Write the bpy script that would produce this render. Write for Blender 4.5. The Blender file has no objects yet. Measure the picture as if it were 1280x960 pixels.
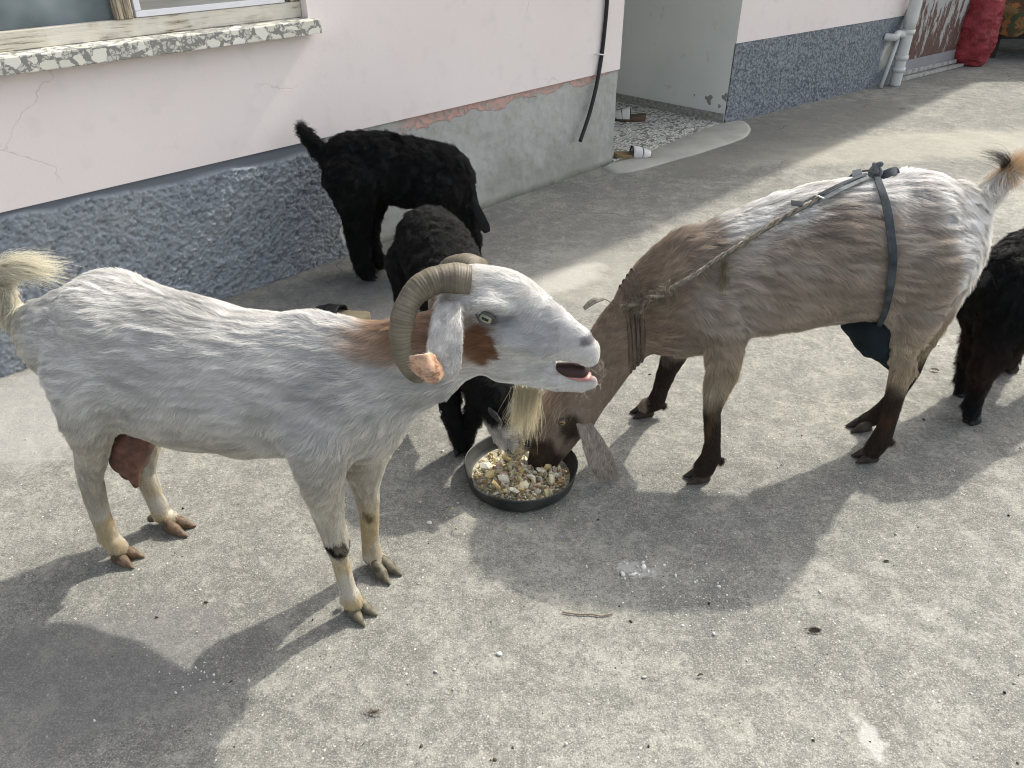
import bpy, bmesh, math, time
import numpy as np
from mathutils import Vector, Matrix
from mathutils.bvhtree import BVHTree

# ------------------------------------------------------------------ camera, world, sun, exposure
SC = bpy.context.scene
COL = SC.collection
RAD = math.radians
FPX, PITCH, CAMH = 967.0, RAD(32.7), 1.5
cam_d = bpy.data.cameras.new("camera")
cam = bpy.data.objects.new("camera", cam_d)
COL.objects.link(cam)
cam.location = (0, 0, CAMH)
cam.rotation_euler = (RAD(90) - PITCH, 0, 0)
cam_d.sensor_width = 36.0
cam_d.lens = 36.0 * FPX / 1280.0
cam_d.clip_start = 0.02
cam_d.clip_end = 500
SC.camera = cam

SUN_AZ, SUN_EL = 47.0, 45.0          # azimuth clockwise from +Y
w = bpy.data.worlds.new("World"); SC.world = w; w.use_nodes = True
nt = w.node_tree
sky = nt.nodes.new("ShaderNodeTexSky"); sky.sky_type = 'NISHITA'; sky.sun_disc = False
sky.sun_elevation = RAD(SUN_EL); sky.sun_rotation = RAD(SUN_AZ)
sky.air_density = 1.0; sky.dust_density = 4.0; sky.ozone_density = 0.6
hsv = nt.nodes.new("ShaderNodeHueSaturation"); hsv.inputs["Saturation"].default_value = 0.45
nt.links.new(sky.outputs[0], hsv.inputs["Color"])
nt.links.new(hsv.outputs[0], nt.nodes["Background"].inputs["Color"])
nt.nodes["Background"].inputs["Strength"].default_value = 0.15

sl = bpy.data.lights.new("sun", 'SUN'); sun = bpy.data.objects.new("sun", sl); COL.objects.link(sun)
sl.energy = 2.1; sl.angle = RAD(1.2); sl.color = (1.0, 0.955, 0.86)
sdir = Vector((math.sin(RAD(SUN_AZ)) * math.cos(RAD(SUN_EL)), math.cos(RAD(SUN_AZ)) * math.cos(RAD(SUN_EL)), math.sin(RAD(SUN_EL))))
sun.rotation_euler = sdir.to_track_quat('Z', 'Y').to_euler()
sun.location = (5, 5, 6)

vs = SC.view_settings
vs.view_transform = 'Standard'; vs.look = 'None'; vs.gamma = 1.0; vs.use_curve_mapping = False
vs.exposure = 1.12
SC.render.engine = 'CYCLES'
SC.cycles.use_denoising = True
try:
    SC.cycles.denoiser = 'OPENIMAGEDENOISE'
except Exception:
    pass
SC.cycles.pixel_filter_type = 'BLACKMAN_HARRIS'; SC.cycles.filter_width = 1.05
SC.cycles.max_bounces = 6; SC.cycles.diffuse_bounces = 3; SC.cycles.glossy_bounces = 2
SC.cycles.transmission_bounces = 4; SC.cycles.transparent_max_bounces = 6
SC.cycles_curves.shape = 'RIBBONS'
rng = np.random.default_rng(7)

# ------------------------------------------------------------------ object helpers
def tag(o, label=None, cat=None, group=None, kind=None):
    if label: o["label"] = label
    if cat: o["category"] = cat
    if group: o["group"] = group
    if kind: o["kind"] = kind
    return o

def empty(name, loc=(0, 0, 0), rz=0.0):
    o = bpy.data.objects.new(name, None); COL.objects.link(o)
    o.location = loc; o.rotation_euler = (0, 0, rz); o.empty_display_size = 0.1
    return o

def link(name, me, mat=None, parent=None):
    o = bpy.data.objects.new(name, me); COL.objects.link(o)
    if mat is not None and not me.materials: me.materials.append(mat)
    if parent is not None: o.parent = parent
    return o

def mesh_np(name, V, Qd, smooth=True):
    V = np.asarray(V, np.float32); Qd = np.asarray(Qd, np.int32)
    k = Qd.shape[1]
    me = bpy.data.meshes.new(name)
    me.vertices.add(len(V)); me.vertices.foreach_set("co", V.ravel())
    me.loops.add(Qd.size); me.loops.foreach_set("vertex_index", Qd.ravel())
    me.polygons.add(len(Qd))
    me.polygons.foreach_set("loop_start", np.arange(0, Qd.size, k, dtype=np.int32))
    me.polygons.foreach_set("use_smooth", np.full(len(Qd), smooth))
    me.update(calc_edges=True); me.validate()
    return me

def mesh_py(name, V, Fc, smooth=True):
    me = bpy.data.meshes.new(name); me.from_pydata([tuple(map(float, v)) for v in V], [], Fc); me.update()
    if smooth:
        me.polygons.foreach_set("use_smooth", [True] * len(me.polygons))
    return me

def fix(me, bevel=0.0, seg=2):
    bm = bmesh.new(); bm.from_mesh(me)
    bmesh.ops.recalc_face_normals(bm, faces=bm.faces)
    if bevel > 0:
        bmesh.ops.bevel(bm, geom=list(bm.edges), offset=bevel, segments=seg, affect='EDGES', profile=0.6)
    bm.to_mesh(me); bm.free(); me.update()
    return me

def box_me(name, x0, x1, y0, y1, z0, z1, bevel=0.0):
    V = [(x, y, z) for z in (z0, z1) for y in (y0, y1) for x in (x0, x1)]
    Fc = [(0, 2, 3, 1), (4, 5, 7, 6), (0, 1, 5, 4), (2, 6, 7, 3), (0, 4, 6, 2), (1, 3, 7, 5)]
    return fix(mesh_py(name, V, Fc, False), bevel)

def vcol(me, name, C):
    a = me.attributes.new(name, 'FLOAT_COLOR', 'POINT')
    C = np.asarray(C, np.float32)
    if C.shape[1] == 3: C = np.concatenate([C, np.ones((len(C), 1), np.float32)], 1)
    a.data.foreach_set("color", C.ravel())

# ------------------------------------------------------------------ camera geometry
cP, sP = math.cos(PITCH), math.sin(PITCH)
CAMO = np.array([0, 0, CAMH])
def ray(px, py):
    a = (px - 640) / FPX; b = (480 - py) / FPX
    return np.array([a, cP + b * sP, -sP + b * cP])
def gnd(px, py, z=0.0):
    d = ray(px, py); return CAMO + d * ((z - CAMH) / d[2])

# ------------------------------------------------------------------ noise
def _hash(ix, iy, iz, s):
    h = (ix.astype(np.int64) * 374761393 + iy.astype(np.int64) * 668265263 + iz.astype(np.int64) * 2147483647 + s * 144665) & 0xFFFFFFFF
    h = ((h ^ (h >> 13)) * 1274126177) & 0xFFFFFFFF
    h = ((h ^ (h >> 16)) * 2246822519) & 0xFFFFFFFF
    return ((h ^ (h >> 15)) & 0xFFFFFF).astype(np.float64) / 0xFFFFFF
def vn(P, f, s=0):
    """value noise in -1..1"""
    P = np.asarray(P, float) * f
    i = np.floor(P); t = P - i; t = t * t * (3 - 2 * t)
    r = 0
    for a in (0, 1):
        wx = t[:, 0] if a else 1 - t[:, 0]
        for b in (0, 1):
            wy = t[:, 1] if b else 1 - t[:, 1]
            for c in (0, 1):
                wz = t[:, 2] if c else 1 - t[:, 2]
                r = r + wx * wy * wz * _hash(i[:, 0] + a, i[:, 1] + b, i[:, 2] + c, s)
    return r * 2 - 1
def fbm(P, f, s=0, o=4, g=0.5):
    r = 0; a = 1.0
    for k in range(o):
        r = r + a * vn(P, f * 2 ** k, s + 17 * k); a *= g
    return r
def sst(a, b, x):
    t = np.clip((x - a) / (b - a), 0, 1); return t * t * (3 - 2 * t)

# ------------------------------------------------------------------ signed-distance modelling, meshed by surface nets
def volc(chains, h):
    A = np.array([nd for c in chains for nd in c[0]], float); k = max(c[1] for c in chains); r_ = A[:, 3].max()
    v = Vol(A[:, :3].min(0) - np.array([r_, r_ * k, r_]) - .02, A[:, :3].max(0) + np.array([r_, r_ * k, r_]) + .02, h)
    for c in chains: v.chain(*c)
    return v
class Vol:
    def __init__(s, lo, hi, h):
        s.h = h; s.lo = np.array(lo, float)
        s.n = np.ceil((np.array(hi) - s.lo) / h).astype(int) + 1
        s.F = np.full(s.n, 1.0, np.float32)
    def box(s, lo, hi):
        a = np.clip(np.floor((lo - s.lo) / s.h).astype(int), 0, s.n); b = np.clip(np.ceil((hi - s.lo) / s.h).astype(int) + 1, 0, s.n)
        sl_ = tuple(slice(a[i], b[i]) for i in range(3))
        ax = [(s.lo[i] + s.h * np.arange(a[i], b[i])).astype(np.float32) for i in range(3)]
        return sl_, ax
    def chain(s, nodes, k=1.0, blend=0.03, op='+'):
        arr = [np.array(n, float) for n in nodes]
        if len(arr) == 1: arr = arr * 2
        C = np.array(arr); rm = C[:, 3].max(); m = blend + 3 * s.h
        e = np.array([rm, rm * k, rm]) + m
        sl_, ax = s.box(C[:, :3].min(0) - e, C[:, :3].max(0) + e)
        if min(len(a) for a in ax) == 0: return
        x = ax[0][:, None, None]; y = ax[1][None, :, None] / np.float32(k); z = ax[2][None, None, :]
        Dm = None
        for A, B in zip(arr[:-1], arr[1:]):
            a = np.array([A[0], A[1] / k, A[2]], np.float32); d = np.array([B[0], B[1] / k, B[2]], np.float32) - a
            Lq = float(d @ d) + 1e-12
            t = np.clip(((x - a[0]) * d[0] + (y - a[1]) * d[1] + (z - a[2]) * d[2]) / Lq, 0, 1).astype(np.float32)
            D = np.sqrt((x - a[0] - d[0] * t) ** 2 + (y - a[1] - d[1] * t) ** 2 + (z - a[2] - d[2] * t) ** 2) - (np.float32(A[3]) + np.float32(B[3] - A[3]) * t)
            Dm = D if Dm is None else np.minimum(Dm, D)
        if k < 1: Dm = Dm * (0.5 + 0.5 * k)
        Fs = s.F[sl_]
        if op == '+':
            h_ = np.clip(0.5 + 0.5 * (Fs - Dm) / blend, 0, 1)
            s.F[sl_] = Fs + (Dm - Fs) * h_ - blend * h_ * (1 - h_)
        else:
            D = -Dm
            h_ = np.clip(0.5 + 0.5 * (D - Fs) / blend, 0, 1)
            s.F[sl_] = Fs + (D - Fs) * h_ + blend * h_ * (1 - h_)
    def clip_z(s, z0=0.0):
        z = (s.lo[2] + s.h * np.arange(s.n[2])).astype(np.float32)
        s.F = np.maximum(s.F, (z0 - z)[None, None, :])
    def mesh(s):
        F = s.F; S = F < 0; n = s.n
        st = np.array([n[1] * n[2], n[2], 1], np.int64)
        cid, cp, qs = [], [], []
        for ax in range(3):
            o = [0, 0, 0]; o[ax] = 1
            A = S[tuple(slice(0, n[i] - o[i]) for i in range(3))]; B = S[tuple(slice(o[i], n[i]) for i in range(3))]
            I = np.argwhere(A != B)
            b_, c_ = [(1, 2), (2, 0), (0, 1)][ax]
            I = I[(I[:, b_] > 0) & (I[:, c_] > 0) & (I[:, b_] < n[b_] - 1) & (I[:, c_] < n[c_] - 1)]
            f0 = F[I[:, 0], I[:, 1], I[:, 2]]; J = I.copy(); J[:, ax] += 1; f1 = F[J[:, 0], J[:, 1], J[:, 2]]
            P = I.astype(np.float64); P[:, ax] += f0 / (f0 - f1)
            base = I @ st
            cs = [base - st[b_] - st[c_], base - st[c_], base, base - st[b_]]
            for c in cs: cid.append(c); cp.append(P)
            q = np.stack(cs, 1); fl = f0 > 0
            q[fl] = q[fl][:, ::-1]
            qs.append(q)
        cid = np.concatenate(cid); cp = np.concatenate(cp); qs = np.concatenate(qs)
        u, inv = np.unique(cid, return_inverse=True)
        cnt = np.bincount(inv)
        V = np.stack([np.bincount(inv, cp[:, i]) / cnt for i in range(3)], 1) * s.h + s.lo
        Q = np.searchsorted(u, qs)
        for _ in range(2):                                   # light smoothing
            acc = np.zeros_like(V); c = np.zeros(len(V))
            for a_, b_ in ((0, 1), (1, 2), (2, 3), (3, 0)):
                np.add.at(acc, Q[:, a_], V[Q[:, b_]]); np.add.at(acc, Q[:, b_], V[Q[:, a_]])
                np.add.at(c, Q[:, a_], 1); np.add.at(c, Q[:, b_], 1)
            V = V * 0.5 + 0.5 * acc / c[:, None]
        return V, Q

def vnormals(V, Q):
    fn = np.cross(V[Q[:, 2]] - V[Q[:, 0]], V[Q[:, 3]] - V[Q[:, 1]])
    N = np.zeros_like(V)
    for k in range(4): np.add.at(N, Q[:, k], fn)
    return N / (np.linalg.norm(N, axis=1, keepdims=True) + 1e-12)

def unit(v): return v / (np.linalg.norm(v, axis=-1, keepdims=True) + 1e-12)

def sample(V, Q, N, n, dens=None, seed=0):
    r = np.random.default_rng(seed)
    fn = np.cross(V[Q[:, 2]] - V[Q[:, 0]], V[Q[:, 3]] - V[Q[:, 1]]); ar = np.linalg.norm(fn, axis=1)
    if dens is not None: ar = ar * dens(V[Q].mean(1))
    c = np.cumsum(ar); i = np.searchsorted(c, r.random(n) * c[-1]).clip(0, len(Q) - 1)
    a, b = r.random((2, n, 1)); q = Q[i]
    P = (V[q[:, 0]] * (1 - a) + V[q[:, 1]] * a) * (1 - b) + (V[q[:, 3]] * (1 - a) + V[q[:, 2]] * a) * b
    Nn = (N[q[:, 0]] * (1 - a) + N[q[:, 1]] * a) * (1 - b) + (N[q[:, 3]] * (1 - a) + N[q[:, 2]] * a) * b
    return P, unit(Nn)

def strands(name, mat, parent, PTS, rad, colr, kind=None):
    """PTS (n,k,3) strand points, rad (n,) root radius, colr (n,3)"""
    n, k, _ = PTS.shape
    hc = bpy.data.hair_curves.new(name)
    hc.add_curves([k] * n)
    hc.attributes["position"].data.foreach_set("vector", PTS.astype(np.float32).ravel())
    ra = hc.attributes.get("radius") or hc.attributes.new("radius", 'FLOAT', 'POINT')
    taper = np.linspace(1, 0.25, k)[None, :] * rad[:, None]
    ra.data.foreach_set("value", taper.astype(np.float32).ravel())
    ca = hc.attributes.new("col", 'FLOAT_COLOR', 'CURVE')
    ca.data.foreach_set("color", np.concatenate([colr, np.ones((n, 1))], 1).astype(np.float32).ravel())
    hc.materials.append(mat)
    o = bpy.data.objects.new(name, hc); COL.objects.link(o); o.parent = parent
    if kind: o["kind"] = kind
    return o

def fur_points(P, N, flow, L, lift, wave=0.0, lock=0.25, k=5, seed=0, lockf=28.0, curl=0.0, clump=0.0, cf=(18, 105, 105)):
    r = np.random.default_rng(seed); n = len(P)
    T = flow - (flow * N).sum(1, keepdims=True) * N; T = unit(T)
    Bn = np.cross(N, T)
    ang = (vn(P, lockf, 3) * lock + vn(P, lockf * 0.3, 5) * lock * 0.8 + r.normal(0, 0.10, n))[:, None]
    T2 = unit(T * np.cos(ang) + Bn * np.sin(ang)); B2 = np.cross(N, T2)
    L = (L * r.uniform(0.7, 1.15, n))[:, None, None]
    lf = (lift * (1 + 0.35 * vn(P, lockf * 0.7, 9)) * r.uniform(0.75, 1.35, n)).clip(0.16, 2)[:, None, None]
    s_ = np.linspace(0, 1, k)[None, :, None]
    ph = (vn(P, lockf * 0.5, 11) * 6 + r.uniform(-.6, .6, n))[:, None, None]
    wv = wave * np.sin(s_ * 5 + ph) * s_
    X = P[:, None] - N[:, None] * 0.0003 + L * (s_ * T2[:, None] + lf * (s_ - 0.45 * s_ ** 2) * N[:, None] + wv * B2[:, None])
    if clump > 0:
        cfa = np.array(cf, float); lo_ = (P[:, 2] < .36)[:, None]; fv = np.where(lo_, cfa[::-1][None], cfa[None]); e_ = .0012
        d1 = (vn((P + B2 * e_) * fv, 1, 41) - vn((P - B2 * e_) * fv, 1, 41)) / (2 * e_) / 105
        d2 = (vn((P + B2 * e_) * fv * 2.1, 1, 43) - vn((P - B2 * e_) * fv * 2.1, 1, 43)) / (2 * e_) / 210
        clump = clump * np.clip(L / .026, .1, 1.2)
        X = X + clump * (np.tanh(d1 * 1.5) + .5 * np.tanh(d2 * 1.5))[:, None, None] * s_ ** 1.3 * B2[:, None]
        X = X + clump * .8 * vn(P * fv, 1, 41)[:, None, None] * s_ * N[:, None]
    if curl > 0:
        a2 = s_ * 7 + r.uniform(0, 6.28, (n, 1, 1))
        X = X + L * curl * s_ * (np.sin(a2) * B2[:, None] + np.cos(a2) * N[:, None] * .6)
    return X

def sweep(C, R, sides=20, prof=None):
    """tube along C (n,3) with radii R (n,) or prof(i, angle)->radius; closed ends"""
    C = np.asarray(C, float); n = len(C); T = unit(np.gradient(C, axis=0))
    up = np.array([0, 0, 1.0]) if abs(T[0][2]) < .9 else np.array([1.0, 0, 0])
    U = unit(np.cross(T[0], up)); V, F = [], []
    for i in range(n):
        U = unit(U - (U @ T[i]) * T[i]); B = np.cross(T[i], U)
        for j in range(sides):
            a = 2 * math.pi * j / sides; r = R[i] if prof is None else prof(i, a)
            V.append(C[i] + r * (math.cos(a) * U + math.sin(a) * B))
    for i in range(n - 1):
        for j in range(sides):
            k = (j + 1) % sides; F.append((i * sides + j, i * sides + k, (i + 1) * sides + k, (i + 1) * sides + j))
    F.append(tuple(range(sides))[::-1]); F.append(tuple((n - 1) * sides + j for j in range(sides)))
    return V, F

def spline(P, n):
    """Catmull-Rom through P, n samples"""
    P = np.asarray(P, float); Q_ = np.concatenate([[2 * P[0] - P[1]], P, [2 * P[-1] - P[-2]]]); m = len(P) - 1
    t = np.linspace(0, m - 1e-6, n); i = t.astype(int); f = (t - i)[:, None]
    a, b, c, d = Q_[i], Q_[i + 1], Q_[i + 2], Q_[i + 3]
    return 0.5 * (2 * b + (c - a) * f + (2 * a - 5 * b + 4 * c - d) * f ** 2 + (3 * b - a - 3 * c + d) * f ** 3)

# ------------------------------------------------------------------ node-material helper
class Mt:
    def __init__(s, name, rough=0.8, spec=0.3):
        s.m = bpy.data.materials.new(name); s.m.use_nodes = True
        s.t = s.m.node_tree; s.b = s.t.nodes["Principled BSDF"]
        s.b.inputs["Roughness"].default_value = rough; s.b.inputs["Specular IOR Level"].default_value = spec
        s.tc = s.t.nodes.new("ShaderNodeTexCoord").outputs["Object"]
    def warp(s, vec, amt, scale, detail=3):
        n = s.noise(scale, detail, out="Color"); a = s.t.nodes.new("ShaderNodeVectorMath"); a.operation = 'MULTIPLY_ADD'
        s.t.links.new(n, a.inputs[0]); a.inputs[1].default_value = (amt,) * 3; s.t.links.new(vec, a.inputs[2]); return a.outputs[0]
    def put(s, sock, v):
        if hasattr(v, "links"): s.t.links.new(v, sock)
        elif isinstance(v, (tuple, list)) and len(v) == 3 and sock.type == 'RGBA': sock.default_value = (*v, 1)
        else: sock.default_value = v
    def noise(s, scale, detail=4, rough=0.55, vec=None, dist=0.0, out="Fac"):
        n = s.t.nodes.new("ShaderNodeTexNoise"); n.inputs["Scale"].default_value = scale
        n.inputs["Detail"].default_value = detail; n.inputs["Roughness"].default_value = rough; n.inputs["Distortion"].default_value = dist
        s.t.links.new(vec or s.tc, n.inputs["Vector"]); return n.outputs[out]
    def vor(s, scale, feature='F1', out="Distance", vec=None, rnd=1.0):
        n = s.t.nodes.new("ShaderNodeTexVoronoi"); n.feature = feature; n.inputs["Scale"].default_value = scale
        n.inputs["Randomness"].default_value = rnd
        s.t.links.new(vec or s.tc, n.inputs["Vector"]); return n.outputs[out]
    def ramp(s, f, a, b, lo=0.0, hi=1.0):
        n = s.t.nodes.new("ShaderNodeMapRange"); n.inputs["From Min"].default_value = a; n.inputs["From Max"].default_value = b
        n.inputs["To Min"].default_value = lo; n.inputs["To Max"].default_value = hi; s.put(n.inputs["Value"], f); return n.outputs[0]
    def math(s, op, a, b=0.0):
        n = s.t.nodes.new("ShaderNodeMath"); n.operation = op; s.put(n.inputs[0], a); s.put(n.inputs[1], b); return n.outputs[0]
    def mix(s, f, a, b, mode='MIX'):
        n = s.t.nodes.new("ShaderNodeMix"); n.data_type = 'RGBA'; n.blend_type = mode
        s.put(n.inputs[0], f); s.put(n.inputs[6], a); s.put(n.inputs[7], b); return n.outputs[2]
    def xyz(s):
        n = s.t.nodes.new("ShaderNodeSeparateXYZ"); s.t.links.new(s.tc, n.inputs[0]); return n.outputs
    def mapping(s, scale=(1, 1, 1), loc=(0, 0, 0), rot=(0, 0, 0)):
        n = s.t.nodes.new("ShaderNodeMapping"); n.inputs["Scale"].default_value = scale; n.inputs["Location"].default_value = loc
        n.inputs["Rotation"].default_value = rot; s.t.links.new(s.tc, n.inputs[0]); return n.outputs[0]
    def bump(s, h, strength=0.5, dist=0.005, prev=None):
        n = s.t.nodes.new("ShaderNodeBump"); n.inputs["Strength"].default_value = strength; n.inputs["Distance"].default_value = dist
        s.put(n.inputs["Height"], h)
        if prev is not None: s.t.links.new(prev, n.inputs["Normal"])
        return n.outputs[0]
    def attr(s, name, out="Color"):
        n = s.t.nodes.new("ShaderNodeAttribute"); n.attribute_name = name; return n.outputs[out]
    def col(s, c): s.put(s.b.inputs["Base Color"], c); return s
    def nrm(s, v): s.t.links.new(v, s.b.inputs["Normal"]); return s
    def rgh(s, v): s.put(s.b.inputs["Roughness"], v); return s
    def spot(s, c, r, rot=0.0, wob=0.3, ws=8, soft=0.25, plane='xy'):
        """irregular blob mask around a place on the surface (object space)"""
        n = s.t.nodes.new("ShaderNodeMapping"); n.vector_type = 'TEXTURE'; s.t.links.new(s.tc, n.inputs[0])
        if plane == 'xy':
            n.inputs["Location"].default_value = (c[0], c[1], 0); n.inputs["Scale"].default_value = (r[0], r[1], 1); n.inputs["Rotation"].default_value = (0, 0, rot)
        else:
            n.inputs["Location"].default_value = (c[0], 0, c[1]); n.inputs["Scale"].default_value = (r[0], 1, r[1]); n.inputs["Rotation"].default_value = (0, rot, 0)
        l = s.t.nodes.new("ShaderNodeVectorMath"); l.operation = 'LENGTH'; s.t.links.new(n.outputs[0], l.inputs[0])
        d = s.math('ADD', l.outputs["Value"], s.math('MULTIPLY', s.math('SUBTRACT', s.noise(ws, 5), 0.5), wob * 2))
        return s.ramp(d, 1 + soft, 1 - soft)

def hair_mat(name, rough=0.45, spec=0.35, transl=0.25, root=0.5):
    M = Mt(name, rough, spec); c = M.attr("col")
    hi_ = M.t.nodes.new("ShaderNodeHairInfo"); c = M.mix(M.ramp(hi_.outputs["Intercept"], 0, .75, root, 0), c, (0, 0, 0)); M.col(c)   # darker roots paint in the fur's self-shadow
    tr = M.t.nodes.new("ShaderNodeBsdfTranslucent"); M.t.links.new(c, tr.inputs[0])
    mx = M.t.nodes.new("ShaderNodeMixShader"); mx.inputs[0].default_value = transl
    M.t.links.new(M.b.outputs[0], mx.inputs[1]); M.t.links.new(tr.outputs[0], mx.inputs[2])
    M.t.links.new(mx.outputs[0], M.t.nodes["Material Output"].inputs["Surface"])
    return M.m

# ================================================================== GROUND
G = Mt("concrete_yard", .92, .25)
n1 = G.noise(1.1, 5, .6); n2 = G.noise(7, 6, .65); n3 = G.noise(70, 5, .7); n4 = G.noise(230, 3, .7)
c = G.mix(G.ramp(n1, .38, .62), (.175, .177, .158), (.290, .285, .244)); n5 = G.noise(2.6, 6, .68, dist=.6)
c = G.mix(G.math('MULTIPLY', G.ramp(n5, .50, .62), .8), c, (.135, .137, .126)); c = G.mix(G.math('MULTIPLY', G.ramp(n5, .45, .34), .6), c, (.37, .362, .312))
c = G.mix(G.math('MULTIPLY', G.ramp(n2, .42, .62), .8), c, (.165, .162, .145))
c = G.mix(G.math('MULTIPLY', G.ramp(n3, .52, .62), .65), c, (.105, .102, .094))
c = G.mix(G.math('MULTIPLY', G.ramp(n3, .46, .36), .45), c, (.40, .39, .34))
c = G.mix(G.math('MULTIPLY', G.ramp(n4, .54, .63), .62), c, (.46, .445, .40))
c = G.mix(G.math('MULTIPLY', G.ramp(n4, .44, .36), .62), c, (.065, .063, .058))
n6 = G.noise(17, 7, .72, dist=.4)
c = G.mix(G.math('MULTIPLY', G.ramp(n6, .52, .62), .38), c, (.115, .115, .104)); c = G.mix(G.math('MULTIPLY', G.ramp(n6, .47, .38), .34), c, (.385, .378, .325))
# pale aggregate specks and small dark pits
v1 = G.vor(55, 'F1', "Distance"); vm_ = G.noise(20, 3)
c = G.mix(G.math('MULTIPLY', G.ramp(v1, .16, .08), G.ramp(vm_, .55, .62)), c, (.62, .60, .54))
v2 = G.vor(34, 'F1', "Distance"); vm2 = G.noise(9, 3, vec=G.mapping((1, 1, 1), (5, 3, 0)))
pit = G.math('MULTIPLY', G.ramp(v2, .10, .05), G.ramp(vm2, .56, .62))
c = G.mix(pit, c, (.05, .045, .04))
# grime and painted-in shade along the house wall, then darker and paler patches
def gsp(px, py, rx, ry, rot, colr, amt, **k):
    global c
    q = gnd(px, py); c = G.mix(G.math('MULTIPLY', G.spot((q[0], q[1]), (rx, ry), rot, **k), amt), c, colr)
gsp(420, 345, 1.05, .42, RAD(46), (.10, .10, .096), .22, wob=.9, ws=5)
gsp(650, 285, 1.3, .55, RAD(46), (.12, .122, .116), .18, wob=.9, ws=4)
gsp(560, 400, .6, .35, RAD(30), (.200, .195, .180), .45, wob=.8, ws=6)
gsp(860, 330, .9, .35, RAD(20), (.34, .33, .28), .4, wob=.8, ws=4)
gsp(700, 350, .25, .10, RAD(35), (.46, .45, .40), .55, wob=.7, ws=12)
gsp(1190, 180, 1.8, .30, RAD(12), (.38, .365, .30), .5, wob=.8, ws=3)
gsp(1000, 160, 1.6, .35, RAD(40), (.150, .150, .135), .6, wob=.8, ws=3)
gsp(30, 520, .30, .30, 0, (.36, .35, .33), .6, wob=.8, ws=9)
gsp(90, 850, .35, .20, .3, (.16, .155, .155), .45, wob=.8, ws=8)
gsp(1090, 925, .022, .042, .2, (.40, .395, .37), .75, wob=1.1, ws=50)
gsp(795, 712, .045, .025, -.3, (.42, .415, .385), .75, wob=1.1, ws=55)
gsp(345, 330, .05, .02, .5, (.6, .6, .56), .8, wob=.6, ws=30)
# hairline cracks
cr = G.vor(.42, 'DISTANCE_TO_EDGE', "Distance", vec=G.warp(G.tc, .35, 2.2, 6))
crm = G.math('MULTIPLY', G.ramp(cr, .0016, .0005), G.ramp(G.noise(1.3, 2, vec=G.mapping((1, 1, 1), (9.6, 9, 0))), .54, .60))
c = G.mix(G.math('MULTIPLY', crm, .6), c, (.07, .065, .06))
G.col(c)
h = G.math('ADD', G.math('MULTIPLY', n3, 1.0), G.math('MULTIPLY', n4, .6))
h = G.math('SUBTRACT', h, G.math('ADD', G.math('MULTIPLY', pit, 1.5), G.math('MULTIPLY', crm, 1.2)))
b1 = G.bump(h, .55, .004); b2 = G.bump(n2, .5, .02, b1); G.nrm(b2)
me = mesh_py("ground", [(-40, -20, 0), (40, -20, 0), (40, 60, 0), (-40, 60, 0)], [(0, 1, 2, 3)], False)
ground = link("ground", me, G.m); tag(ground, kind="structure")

# ================================================================== HOUSE
WO = np.array([-1.239, 3.047, 0.0]); WA = math.atan2(.71753, .69653)
wx = np.array([math.cos(WA), math.sin(WA), 0]); wy = np.array([-math.sin(WA), math.cos(WA), 0])
def wpt(px, py, off=0.0):
    d = ray(px, py); t = (off - (CAMO - WO) @ wy) / (d @ wy); q = CAMO + d * t - WO
    return float(q @ wx), float(q[2])
house = tag(empty("house", WO, WA), "pink plastered house with blue grey plinth, window and open entrance recess", "house")
PZ = .572; SE = 2.705; SR = 4.066

pk = Mt("pink_plaster", .85, .2)
a1 = pk.noise(1.2, 5); a2 = pk.noise(9, 6, .6); a3 = pk.noise(90, 4)
cc = pk.mix(pk.ramp(a1, .3, .7), (.77, .685, .655), (.80, .735, .705))
cc = pk.mix(pk.math('MULTIPLY', pk.ramp(a2, .55, .75), .35), cc, (.60, .55, .53))
cc = pk.mix(pk.math('MULTIPLY', pk.ramp(pk.noise(28, 6, .7), .70, .76), .5), cc, (.42, .38, .36))
ck = pk.vor(1.1, 'DISTANCE_TO_EDGE', "Distance", vec=pk.warp(pk.tc, .25, 3, 6))
ckm = pk.math('MULTIPLY', pk.ramp(ck, .0028, .001), pk.ramp(pk.noise(1.7, 2), .50, .60))
cc = pk.mix(pk.math('MULTIPLY', ckm, .35), cc, (.42, .37, .35))
pk.col(cc); pk.nrm(pk.bump(pk.math('SUBTRACT', pk.math('ADD', pk.math('MULTIPLY', a3, .35), a2), ckm), .22, .006))

# window opening
zs0 = wpt(400, 42, -.075)[1]; sR_ = wpt(402, 34, -.075)[0]
zt = wpt(402, 24, -.075)[1]
sw = wpt(384, 12, -.012)[0]; WZ = zt + .002
s_ = [-5.0, -1.75, sw, SE]; z_ = [PZ, zt - .03, 2.15, 3.0]
V = []; Fc = []
for y in (-.012, .30):
    for zz in z_:
        for ss in s_: V.append((ss, y, zz))
I = lambda i, j, k: k * 16 + j * 4 + i
for k in (0, 1):
    for j in range(3):
        for i in range(3):
            if (i, j) == (1, 1): continue
            q = [I(i, j, k), I(i + 1, j, k), I(i + 1, j + 1, k), I(i, j + 1, k)]
            Fc.append(q if k == 0 else q[::-1])
for a, b in (((1, 1), (2, 1)), ((2, 1), (2, 2)), ((2, 2), (1, 2)), ((1, 2), (1, 1))): Fc.append([I(*a, 0), I(*b, 0), I(*b, 1), I(*a, 1)])
ring_ = [(i, 0) for i in range(4)] + [(3, j) for j in (1, 2, 3)] + [(i, 3) for i in (2, 1, 0)] + [(0, j) for j in (2, 1)]
for a, b in zip(ring_, ring_[1:] + ring_[:1]): Fc.append([I(*b, 0), I(*a, 0), I(*a, 1), I(*b, 1)])
me = fix(mesh_py("front_wall", V, Fc, False)); link("front_wall", me, pk.m, house)

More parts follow.
